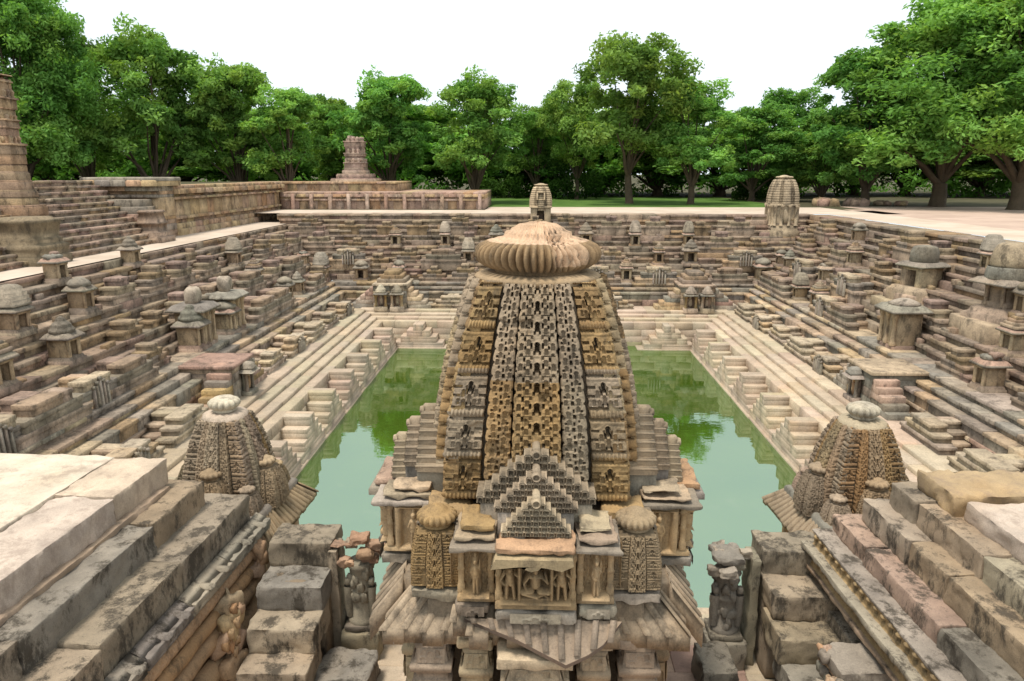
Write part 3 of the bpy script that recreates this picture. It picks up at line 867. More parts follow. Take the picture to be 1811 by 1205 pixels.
def snap(side, px, py):
    """floor strip of the bank nearest to where the photograph shows the shrine's foot"""
    s, d, z = on_side(side, px, py)
    k = min(range(1, 5), key=lambda i: abs((FLOORS[i][0] + FLOORS[i][2]) / 2 - d))
    f = FLOORS[k]
    v = at_z(px, py, f[1])
    s = v.x if side == 'F' else v.y
    return s, f[2] + 0.1, f[1], k
TIERN = [None, 'lowest', 'second', 'third', 'top']
SHR = {'F': [(655, 487, 'cap', 1.25), (720, 486, 'cap', 1.05), (815, 484, 'tower', 1.05), (1098, 488, 'pyramid', 1.05), (1192, 488, 'pyramid', 1.0), (1253, 487, 'dome', 1.25), (1330, 492, 'cap', 1.3),
             (680, 446, 'pyramid', 1.1), (775, 446, 'tower', 1.0), (870, 450, 'dome', 1.2), (1043, 448, 'dome', 1.2), (1140, 450, 'tower', 1.1), (1235, 446, 'tower', 1.0), (590, 486, 'tower', 1.3)],
       'L': [(97, 590, 'tower', 1.15), (195, 553, 'cap', 1.1), (125, 690, 'pyramid', 1.25), (230, 640, 'dome', 1.2), (6, 745, 'cap', 1.2), (362, 618, 'dome', 1.55), (418, 588, 'cap', 1.5), (470, 532, 'cap', 1.2), (500, 505, 'pyramid', 1.1), (285, 470, 'dome', 1.0),
             (430, 470, 'tower', 1.0), (520, 470, 'broken', 1.0), (40, 620, 'broken', 1.1), (160, 500, 'broken', 1.0), (545, 520, 'dome', 1.0)],
       'R': [(1690, 625, 'pyramid', 1.15), (1790, 690, 'broken', 1.2), (1360, 475, 'dome', 1.0), (1440, 530, 'tower', 1.1), (1405, 470, 'cap', 1.0), (1480, 500, 'broken', 1.1), (1650, 480, 'tower', 1.0), (1530, 470, 'pyramid', 1.0), (1470, 430, 'cap', 1.0), (1770, 560, 'cap', 1.2), (1395, 545, 'pyramid', 1.1)]}
for side in 'FLR':
    got = []
    for px, py, kind, sc in SHR[side]:
        s, d, z, k = snap(side, px, py)
        if not free(side, s, d, 0.3): continue
        used.append((side, s, d, 0.75 * sc)); got.append((k, s, d, z, kind, sc))
    for k in range(1, 5):
        rowk = sorted([g for g in got if g[0] == k], key=lambda g: g[1], reverse=(side != 'F'))
        for i, g in enumerate(rowk):
            end = 'from left' if side == 'F' else 'from far end'
            mini_shrine(side, g[1], g[2], g[3], g[4], '%s, %s bank, %s in %s row %s' % (SDESC[g[4]], SIDEN[side], ORD[i], TIERN[k], end), g[5])
# reserve room for the larger shrines that stand on the banks
BIG = {'corner': (17.25, 50.2), 'rim': (0.35, 50.3)}
used += [('R', 31.5, 6.5, 1.9), ('R', 26.0, 6.9, 1.3), ('R', 29.0, 4.4, 2.0), ('L', 27.6, 4.6, 2.2), ('R', 30, 7.6, 1.4)]
for side in 'LRF':
    for k in (1, 2, 3, 4):
        f = FLOORS[k]
        if side == 'L' and k == 4: continue
        a, b = span(side, f[0])
        if side in 'LR': a = 12.5
        s = a + random.uniform(0.6, 1.6); items = []
        while s < b - 0.8:
            if free(side, s, f[2] + .1, 0.75):
                used.append((side, s, f[2] + .1, 0.7)); items.append(s)
            s += random.uniform(1.8, 2.5) if k < 3 else random.uniform(2.0, 3.2)
        if side != 'F': items.sort(reverse=True)
        for i, s in enumerate(items):
            v = random.randrange(5)
            if k == 1: v = (2, 4, 2, 1)[random.randrange(4)]
            if k in (3, 4) and v in (2, 4): v = (0, 1, 3)[random.randrange(3)]
            n = ('%s from left' if side == 'F' else '%s from far end') % ORD[min(i, 23)]
            put(US[v], 'stair_block', side, s, f[2] + random.uniform(0, .08), f[1], '%s worn stair block, %s row of %s bank, %s' % (UD[v], TIERN[k], SIDEN[side], n), 'stair block', 'worn stair blocks on the stepped banks', sc=random.uniform(0.88, 1.08))

# ------------------------------------------------------------------ piers that break the coping wall
def pier(side, s, label, mid=True):
    root = empty('stair_pier', side_pt(side, s, 3.05, 1.88), SIDE_RZ[side])
    mb = MB()
    hw, dep, H = 0.95, 1.15, 1.34
    for z0, z1 in ((-.1, .34), (.34, .68), (.68, 1.02), (1.02, H - .12)):
        for a, b in ((-hw, -.1), (-.1, hw)):
            mb.box(a, b - .004, -dep, 0.9, z0, z1, pick(GREY + BEIGE), .02, .008)
    mb.box(-hw - .06, hw + .06, -dep - .06, 0.85, H - .12, H, pick(PINK + BEIGE), .025, .008)
    mb.build('pier_body', M['terrace'], root)
    for sx in (-1, 1):
        mb = MB()
        for k in range(5):
            a, b = sorted((sx * hw, sx * (hw + 0.27 * (5 - k))))
            mb.box(a, b, -dep + .02, -dep + .85, -.1 if k == 0 else k * .22 - .02, (k + 1) * .22, pick(PINK + GREY + OCHRE), .02, .01)
        mb.build('flight', M['terrace'], root)
    mb = MB()     # carved aedicule against the face towards the water
    y = -dep - .01
    mb.box(-.34, .34, y - .38, y, -.1, .16, pick(GREY), .02, .008)
    for x in (-.26, .26): mb.prof(x, y - .2, [(.06, .16), (.06, .25), (.045, .28), (.045, .8), (.07, .84), (.07, .9)], pick(GREY))
    mb.box(-.2, .2, y - .1, y, .16, .9, pick(GREY), .01, .01)
    mb.rock(0, y - .14, .45, .1, .08, .26, pick(WARM)); mb.rock(0, y - .16, .76, .06, .06, .07, pick(WARM))
    mb.frustum(0, y - .2, .9, 1.0, .42, .3, .28, .2, pick(GREY)); mb.prof(0, y - .18, [(.24, 1.0), (.26, 1.05), (.2, 1.1), (.2, 1.18), (.1, 1.26)], pick(GREY))
    mb.build('niche', M['terrace'], root)
    return tag(root, label, 'pier', 'piers with side stairs along the coping wall')
pier('L', 25.6, 'pier with narrow side stairs halfway along the left coping wall')
pier('R', 25.6, 'pier with narrow side stairs halfway along the right coping wall')
def corner_pier(sx, label):
    x = XL if sx < 0 else XR
    root = empty('corner_pier', (x - sx * 0.15, YF + 1.75, 1.88))
    mb = MB()
    for z0, z1 in ((-.1, .35), (.35, .72), (.72, 1.1), (1.1, 1.42)):
        mb.box(-1.05, 0, 0, 2.4, z0, z1, pick(BEIGE + GREY), .02, .01); mb.box(.004, 1.05, 0, 2.4, z0, z1, pick(BEIGE + GREY), .02, .01)
    mb.box(-1.1, 1.1, -.05, 2.4, 1.42, 1.54, pick(PALE), .02, .01)
    mb.build('pier_body', M['terrace'], root)
    for k, cx in enumerate((-.5, .5)):
        mb = MB()
        mb.box(cx - .42, cx + .42, -.6, -.01, -.1, .2, pick(PALE), .02, .008)
        for x in (-.3, .3): mb.prof(cx + x, -.42, [(.09, .2), (.09, .3), (.065, .33), (.065, .82), (.1, .87), (.1, .95)], pick(OCHRE if k == 0 else BEIGE))
        mb.box(cx - .24, cx + .24, -.12, -.012, .2, .95, pick(PINK), .01, .004)
        mb.rock(cx, -.2, .5, .12, .1, .26, pick(PALE)); mb.rock(cx, -.22, .82, .07, .07, .08, pick(PALE))
        mb.frustum(cx, -.35, .95, 1.06, .46, .34, .34, .22, pick(GREY), bottom=True)
        mb.prof(cx, -.28, [(.3, 1.06), (.33, 1.12), (.27, 1.16), (.29, 1.26), (.2, 1.3), (.16, 1.44), (.06, 1.55)], pick(GREY + BEIGE))
        mb.build('niche', M['terrace'], root)
    mb = MB()
    for k in range(5):
        a, b = sorted((-sx * 1.05, -sx * (1.05 + .3 * (5 - k))))
        mb.box(a, b, 0.02, 1.1, -.1 if k == 0 else k * .25 - .02, (k + 1) * .25, pick(BEIGE + GREY), .02, .012)
    mb.build('flight', M['terrace'], root)
    mb = MB()
    for k in range(5):
        a, b = sorted((sx * 1.05, sx * (1.05 + .3 * (5 - k))))
        mb.box(a, b, .3, 1.3, -.1 if k == 0 else k * .25 - .02, (k + 1) * .25, pick(PINK + GREY), .02, .012)
    mb.build('flight', M['terrace'], root)
    mb = MB()
    for k in range(3): mb.box(-.9 + .22 * k, .9 - .22 * k, .5 + .1 * k, 2.2, 1.53 + .24 * k, 1.53 + .24 * (k + 1), pick(MIXED), .02, .012)
    mb.build('stepped_top', M['terrace'], root)
    tag(root, label, 'pier', 'corner piers with niches')
corner_pier(-1, 'pier with two carved niches in the far left corner of the pool')
corner_pier(1, 'pier with two carved niches in the far right corner of the pool')
# ------------------------------------------------------------------ carved relief: height fields in [-1, 1]
def sstep(a, b, x):
    t = np.clip((x - a) / (b - a), 0, 1)
    return t * t * (3 - 2 * t)
def arches(h, u, f, lst, ring=1.0, deep=-1.9):
    for cu, cv, rx, rz in lst:
        dz = (f - cv) / rz
        dz = np.where(dz < 0, dz * 0.8, dz)                # horseshoe: the opening runs on downwards
        d = np.sqrt(((u - cu) / rx) ** 2 + dz ** 2)
        lower = sstep(-1.1, -.45, dz)
        h = np.maximum(h, ring * lower * np.exp(-((d - 0.95) / 0.17) ** 2))
        hole = 1 - sstep(0.70, 0.84, np.where(dz < 0, np.maximum(np.abs(u - cu) / rx * 1.15, -dz * .7), d))
        seed = np.exp(-(((u - cu) / rx / .2) ** 2 + ((dz + .35) / .3) ** 2)) * 0.9
        h = h * (1 - hole) + (deep + seed) * hole
    return h
def motif_net(u, w):
    """the main band: a lace of small horseshoe arches cut deep into a flat face, one storey per unit of w"""
    f = w - np.floor(w)
    h = np.full(np.broadcast(u, w).shape, 0.5)
    a = np.abs(u)
    h = np.where((a > .62) & (a < .68), .75, h)
    h = arches(h, a, f, [(.46, .26, .12, .15), (.43, .70, .13, .15), (.80, .50, .11, .17), (.78, .04, .10, .12), (.27, .96, .08, .11)], .75)
    h = arches(h, u, f, [(0, .50, .16, .24)], .9)
    h = np.where((np.abs(a - .13) < .05) & (f > .02) & (f < .22), -1.8, h)
    h = np.where((np.abs(a - .29) < .045) & (f > .34) & (f < .62), -1.8, h)
    h = np.where((np.abs(a - .62) < .045) & (f > .70) & (f < .94), -1.8, h)
    h = np.where((np.abs(a - .60) < .04) & (f > .30) & (f < .48), -.9, h)
    h = np.where((f > .96) & (a > .34) & (a < .9), -.4, h)
    return np.where(a > .955, np.where((f > .1) & (f < .28), -1.6, np.where(f > .8, .7, .4)), h)
def motif_narrow(u, w):
    f = w - np.floor(w)
    alt = np.where(np.floor(w) % 2 < 1, 1.0, -1.0)
    h = np.full(np.broadcast(u, w).shape, 0.5)
    h = arches(h, u * alt, f, [(-.46, .42, .24, .26), (.40, .84, .22, .20), (.62, .34, .20, .20), (.06, .28, .15, .16)], .8)
    h = np.where((np.abs(u * alt - .02) < .07) & (f > .5) & (f < .78), -1.8, h)
    h = np.where((np.abs(u * alt + .42) < .07) & (f > .78) & (f < .96), -1.8, h)
    h = np.where((np.abs(u * alt - .7) < .07) & (f > .58) & (f < .74), -1.8, h)
    return np.where(np.abs(u) > .93, np.where((f > .1) & (f < .28), -1.5, .4), h)
def motif_corner(u, w):
    """corner band: ribbed cushion, groove, then a carved block with a pyramid of arches"""
    f = w - np.floor(w)
    g = (f - .27) / .66
    c = np.clip((f - .11) / .11, -1, 1)
    roll = .95 * np.sqrt(1 - c * c) - .35 + .22 * np.cos(u * PI * 9) * np.sqrt(1 - c * c)
    hb = np.full(np.broadcast(u, w).shape, 0.5)
    hb = arches(hb, np.abs(u), g, [(.34, .16, .15, .13), (.40, .50, .13, .12), (.20, .66, .10, .1), (.66, .2, .12, .1)], .8)
    hb = arches(hb, u, g, [(0, .30, .15, .16), (0, .74, .17, .17)], .9)
    for s in (-1, 1):
        hb = np.where((np.abs(u - s * .17) < .05) & (g > .40) & (g < .6), -1.8, hb)
        hb = np.where((np.abs(u - s * .14) < .04) & (g > .02) & (g < .14), -1.8, hb)
        hb = np.where((np.abs(u - s * .78) < .2) & (np.abs(g - .38) < .05), -.9, hb)
        hb = np.where((np.abs(u - s * .74) < .24) & (np.abs(g - .68) < .05), -.9, hb)
    hb = np.where(g > .93, .6, hb)
    h = np.where(f < .22, roll, hb)
    h = np.where((f >= .22) & (f < .27), -.95, h)
    h = np.where(f > .945, -1.0, h)
    return np.where((np.abs(u) > .95) & (np.abs(g - .36) < .06), -1.2, h)
def motif_dentil(u, w):
    f = w - np.floor(w)
    h = np.full(np.broadcast(u, w).shape, .35)
    h = np.where((np.abs(f - .5) < .2) & (np.abs(u + .1) < .42), -1.8, h)
    d = np.sqrt(((f - .5) / .3) ** 2 + ((u - .62) / .3) ** 2)
    h = np.maximum(h, np.where(d < 1, .35 + .6 * np.sqrt(np.clip(1 - d * d, 0, 1)), -2))
    return np.where(np.abs(u) > .94, .6, h)
def motif_arcrow(u, w):
    """one course of a stepped gable: little arches side by side; u up the course, w along it"""
    f = w - np.floor(w)
    h = np.full(np.broadcast(u, w).shape, .3)
    h = arches(h, f, u, [(.5, -.05, .36, .72)])
    h = np.where((np.abs(f - .5) > .43) & (u < .35), -.9, h)
    h = np.where((np.abs(f - .5) > .36) & (u > .5), .85 - .5 * (u - .5), h)
    return np.where(u > .82, .55, np.where(u < -.9, .5, h))
def relief(mb, x0, x1, z0, z1, y, shapes, tint, depth=0.05, nu=40, nv=50, noise=0.05):
    """figure relief on a panel facing -y: shapes = capsules (x0,z0,x1,z1,r,height) in panel units, z 0..1, x -1..1 scaled to panel"""
    U, W = np.meshgrid(np.linspace(-1, 1, nu), np.linspace(0, 1, nv), indexing='ij')
    asp = (x1 - x0) / 2 / (z1 - z0)
    h = np.zeros_like(U) + noise * np.sin(U * 19 + 1.3) * np.sin(W * 31)
    X = U * asp
    for a, b, c, d, r, hh in shapes:
        px, pz, qx, qz = a * asp, b, c * asp, d
        vx, vz = qx - px, qz - pz
        t = np.clip(((X - px) * vx + (W - pz) * vz) / max(vx * vx + vz * vz, 1e-9), 0, 1)
        dd = np.sqrt((X - px - t * vx) ** 2 + (W - pz - t * vz) ** 2) / r
        h = np.maximum(h, np.where(dd < 1, hh * np.sqrt(np.clip(1 - dd * dd, 0, 1)) * .8 + hh * .2, -1))
    P = np.stack([x0 + (U + 1) / 2 * (x1 - x0), y - depth * h, z0 + W * (z1 - z0)], -1)
    mb.grid(P, tint)
def fig_standing(cx, s=1.0, z=0.08, sway=0.04):
    f = lambda a, b, c, d, r, h: (cx + a * s, z + b * s, cx + c * s, z + d * s, r * s, h)
    return [f(0, .80, 0, .84, .075, 1.1), f(0, .9, 0, .95, .05, .8), f(-.02, .66, .02, .5, .10, 1.0), f(-sway, .5, sway, .42, .105, .95),
            f(-.10, .42, -.12, .03, .055, .9), f(.10, .42, .16, .03, .055, .9), f(-.18, .68, -.34, .5, .035, .85), f(-.34, .5, -.2, .38, .03, .85),
            f(.18, .68, .36, .58, .035, .85), f(.36, .58, .34, .8, .03, .8), f(.26, .4, .4, .04, .025, .6)]
def fig_seated(cx, s=1.0, z=0.1):
    f = lambda a, b, c, d, r, h: (cx + a * s, z + b * s, cx + c * s, z + d * s, r * s, h)
    return [f(0, .74, 0, .78, .09, 1.2), f(0, .86, 0, .92, .06, .9), f(0, .56, 0, .36, .13, 1.05), f(-.16, .58, .16, .58, .07, 1.0), f(-.12, .22, -.42, .2, .075, 1.1), f(.12, .22, .42, .2, .075, 1.1),
            f(-.42, .2, .05, .1, .06, 1.15), f(.42, .2, 0, .08, .05, 1.0), f(-.2, .58, -.38, .4, .04, .95), f(.2, .58, .4, .42, .04, .95), f(.4, .42, .3, .66, .035, .9), f(-.38, .4, -.3, .24, .035, 1.0),
            f(.3, .1, .44, .02, .05, .8), f(-.5, .0, .5, .0, .05, .8)]

# ------------------------------------------------------------------ curved temple tower
def lata(mb, k, zb, zt, S, f0, f1, pj, motif, storeys, depth, nu, nv, tint, wall=0.16, v0=0.0, v1=1.0, mirror=False):
    """one vertical band on face k (0 looks to -y, then turned by quarter turns)"""
    U, V = np.meshgrid(np.linspace(-1, 1, nu), np.linspace(v0, v1, nv), indexing='ij')
    s = S(V)
    h = motif(-U if mirror else U, V * storeys)
    x = s * (f0 + (f1 - f0) * (U + 1) / 2)
    Q = np.stack([x, s * pj + k * 7.7, V * (zt - zb)], -1)
    h = h * (1 + .12 * vnoise(Q, 21, 5)) - .7 * sstep(.55, .8, vnoise(Q, 4.5, 2) + .35 * vnoise(Q, 15, 3)) * (h > -.3) + .07 * vnoise(Q, 34, 4)
    y = -(s * pj + depth * h)
    z = zb + V * (zt - zb)
    fr = (V[:1] * 17) % 1.0
    bump = wall * .30 * (np.sqrt(np.clip(1 - (2 * fr - 1) ** 2, 0, 1)) - .75)
    dq = (1.0, .8, .2)
    x = np.concatenate([x[:1] - bump * (q < 1) for q in dq] + [x] + [x[-1:] + bump * (q < 1) for q in dq[::-1]])
    y = np.concatenate([-(s[:1] * pj - wall * q) for q in dq] + [y] + [-(s[-1:] * pj - wall * q) for q in dq[::-1]])
    z = np.concatenate([z[:1]] * 3 + [z] + [z[-1:]] * 3)
    c, d = [(1, 0), (0, 1), (-1, 0), (0, -1)][k]
    P = np.stack([x * c - y * d, x * d + y * c, z], -1)
    if callable(tint):
        T = tint(None, np.concatenate([V[:1]] * 3 + [V] + [V[-1:]] * 3))
    else: T = tint
    mb.grid(P, T)
def seg_tint(segs, jit=0.10):
    """colour of the stones a band is built from: segs = [(v end, colour)]"""
    def fn(U, V):
        T = np.zeros(V.shape + (3,))
        lo = 0.0
        for e, c in segs:
            m = (V >= lo) & (V <= e)
            T[m] = np.array(c) * (1 + random.uniform(-jit, jit))
            lo = e
        return T
    return fn
TG = [(0.34, 0.27, 0.195), (0.31, 0.25, 0.18), (0.355, 0.28, 0.205), (0.33, 0.25, 0.165)]
TO = [(0.34, 0.232, 0.125), (0.32, 0.215, 0.118), (0.345, 0.24, 0.13), (0.29, 0.195, 0.11)]
TP = TG + TO + [(0.37, 0.29, 0.19), (0.40, 0.31, 0.20)]

def amalaka(mb, cx, cy, z, R_, H, lobes, tint, n=None, neck=0.75, cap=True, broken=None, capcol=None):
    prof = [(R_ * neck, z - H * .42, 0), (R_ * (neck + .05), z - H * .34, 0), (R_ * neck, z - H * .27, 0), (R_ * (neck - .02), z - H * .2, 0),
            (R_ * .86, z - H * .12, .7), (R_ * .96, z + H * .02, 1), (R_ * 1.0, z + H * .18, 1), (R_ * .985, z + H * .3, 1), (R_ * .93, z + H * .42, 1), (R_ * .83, z + H * .52, .6), (R_ * .76, z + H * .55, 0)]
    if cap: prof += [(R_ * .70, z + H * .56, 0), (R_ * .60, z + H * .60, 0), (R_ * .53, z + H * .70, 0), (R_ * .44, z + H * .80, 0), (R_ * .30, z + H * .91, 0), (R_ * .15, z + H * .96, 0), (R_ * .03, z + H * .97, 0)]
    n = n or lobes * 10
    mod = None
    T = tint
    if broken:
        ang, wid = broken
        th = np.linspace(0, 2 * PI, n, endpoint=False)
        d = np.abs((th - ang + PI) % (2 * PI) - PI)
        m = 1 - sstep(wid * .6, wid, d)
        m2 = np.roll(m, 3)
        def mod(r, zz, th_):
            rows = np.arange(r.shape[0])[:, None]
            bite = m[None] * np.clip((rows - 3) / 3, 0, 1) * np.clip((len(prof) - 1 - rows) / 5, 0, 1)
            sm = np.convolve(np.concatenate([r[7], r[7], r[7]]), np.ones(25) / 25, 'same')[n:2 * n]
            rough = 0.018 * np.sin(th_ * 37)[None] * np.sin(rows * 2.3) + 0.02 * np.sin(th_ * 61 + 1)[None] * np.cos(rows * 1.7)
            return r * (1 - bite * .17) + bite * rough * 2.5 + (rows > 9) * (rows < len(prof) - 2) * rough, zz - bite * .035 + (rows > 10) * rough * .6
        T = np.tile(np.array(tint)[None, None], (len(prof), n, 1))
        cc = np.array(capcol)
        rows = np.arange(len(prof))
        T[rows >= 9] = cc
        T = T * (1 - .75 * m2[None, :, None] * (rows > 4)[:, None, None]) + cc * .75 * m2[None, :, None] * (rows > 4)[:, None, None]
    mb.lathe(cx, cy, prof, n, T, lobes, 0.2, True, mod)

def gable(mb, hw, z0, z1, y, rows, tint, depth=0.10, plain=0.0, thick=0.3, cell=0.10):
    """stepped gable of arch courses facing -y, each course a real step"""
    rh = (z1 - z0) / rows
    for r in range(rows):
        w = hw * (1 - r / rows) ** 0.92 + 0.035
        a, b = z0 + r * rh, z0 + (r + 1) * rh
        n = max(1, int(round(2 * w / cell))); n += 1 - n % 2
        W, U = np.meshgrid(np.linspace(0, n, n * 10 + 1), np.linspace(-1, 1, 12), indexing='ij')
        h = motif_arcrow(U, W)
        P = np.stack([-w + W / n * 2 * w, y - depth * .5 * h, a + (U + 1) / 2 * rh], -1)
        edge = P[[0, -1]].copy(); edge[:, :, 1] = y + thick
        P = np.concatenate([edge[:1], P, edge[1:]])
        top = P[:, -1:].copy(); top[:, :, 1] = y + thick
        bot = P[:, :1].copy(); bot[:, :, 1] = y + thick
        t = np.array(tint) * random.uniform(.88, 1.1)
        mb.grid(np.concatenate([bot, P, top], 1), t)
        mb.box(-w * .93, w * .93, y + .03, y + thick + .06, a, b - rh * .22, tuple(t), .01, .004)
    # crowning arch
    z = z1
    U, W = np.meshgrid(np.linspace(-1, 1, 22), np.linspace(0, 1, 18), indexing='ij')
    s = .06
    d = np.sqrt(U ** 2 + ((W - .5) * 2) ** 2)
    h = np.where(d < .95, .4, -1) + np.exp(-((d - .74) / .16) ** 2) - 1.3 * (1 - sstep(.42, .55, d)) + .8 * np.exp(-(d / .2) ** 2)
    P = np.stack([U * s, y - .03 - depth * .28 * h, z - .06 + W * 2 * s], -1)
    mb.grid(P, tuple(np.array(tint) * 1.05))
    mb.box(-s * .8, s * .8, y - .02, y + .2, z - .06, z + s * 1.7, tint, .03, .005)

# ------------------------------------------------------------------ the great tower in front of the camera
SX, SY, SZ = 0.03, 9.6, 1.88
shrine = empty('temple_tower', (SX, SY, SZ))
ZB, ZT = 4.10, 6.88
Sm = lambda v: 1.18 - 0.46 * np.clip(v, 0, 1) ** 1.9
mb = MB()
nv = 40
for i in range(nv):     # core behind the bands
    v0, v1 = i / nv, (i + 1) / nv
    a, b = float(Sm(v0)) * .9, float(Sm(v1)) * .9
    mb.frustum(0, 0, ZB + v0 * (ZT - ZB), ZB + v1 * (ZT - ZB), a, a, b, b, (0.2, 0.16, 0.12), top=(i == nv - 1))
    for w, p in ((.54, 1.02), (.25, 1.10)):
        mb.frustum(0, 0, ZB + v0 * (ZT - ZB), ZB + v1 * (ZT - ZB), a * w, a * p, b * w, b * p, (0.2, 0.16, 0.12), top=(i == nv - 1))
        mb.frustum(0, 0, ZB + v0 * (ZT - ZB), ZB + v1 * (ZT - ZB), a * p, a * w, b * p, b * w, (0.2, 0.16, 0.12), top=(i == nv - 1))
mb.build('tower_core', M['carved'], shrine)
random.seed(3)
CT = [[(.10, TG[3]), (.58, TO[0]), (1, TG[0])], [(.3, TG[0]), (.7, TG[2]), (1, TO[3])], [(1, TG[1])], [(.4, TG[0]), (.8, TP[9]), (1, TG[2])]]
for k in range(4):
    r1 = 1.0 if k == 0 else 0.7
    mb = MB(); lata(mb, k, ZB, ZT, Sm, -.262, .262, 1.20, motif_net, 11.5, .09, int(66 * r1), int(460 * r1), seg_tint(CT[k]))
    mb.build('centre_band', M['carved'], shrine)
    for sgn in (-1, 1):
        fa, fb = sorted((sgn * .290, sgn * .560))
        col = [(.12, TG[1]), (.58, TO[1] if (sgn < 0 or k) else TG[1]), (1, TG[2] if k == 0 else TP[random.randrange(len(TP))])]
        mb = MB(); lata(mb, k, ZB, ZT, Sm, fa, fb, 1.13, motif_narrow, 17, .08, int(34 * r1), int(420 * r1), seg_tint(col), mirror=sgn > 0)
        mb.build('side_band', M['carved'], shrine)
        fa, fb = sorted((sgn * .612, sgn * 1.0))
        if k == 0: col = [(.22, TO[0] if sgn < 0 else TO[2]), (.44, TG[0] if sgn < 0 else TG[3]), (.62, TG[2]), (.8, TO[0]), (1, TO[2] if sgn < 0 else TO[1])]
        else: col = [(e, TP[random.randrange(len(TP))]) for e in (.2, .42, .62, .8, 1)]
        mb = MB(); lata(mb, k, ZB, ZT, Sm, fa, fb, .99, motif_corner, 5.05, .072, int(56 * r1), int(420 * r1), seg_tint(col), v0=0.01)
        mb.build('corner_band', M['carved'], shrine)
mb = MB()
mb.lathe(0, 0, [(.84, ZT - .06), (.86, ZT - .0), (.8, ZT + .035), (.72, ZT + .05), (.68, ZT + .06)], 40, pick(BEIGE, .02))
mb.build('shoulder_slab', M['carved'], shrine)
mb = MB()
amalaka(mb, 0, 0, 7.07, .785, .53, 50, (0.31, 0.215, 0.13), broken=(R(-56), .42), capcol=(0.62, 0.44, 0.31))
mb.build('ribbed_crown', M['carved'], shrine, smooth=True)

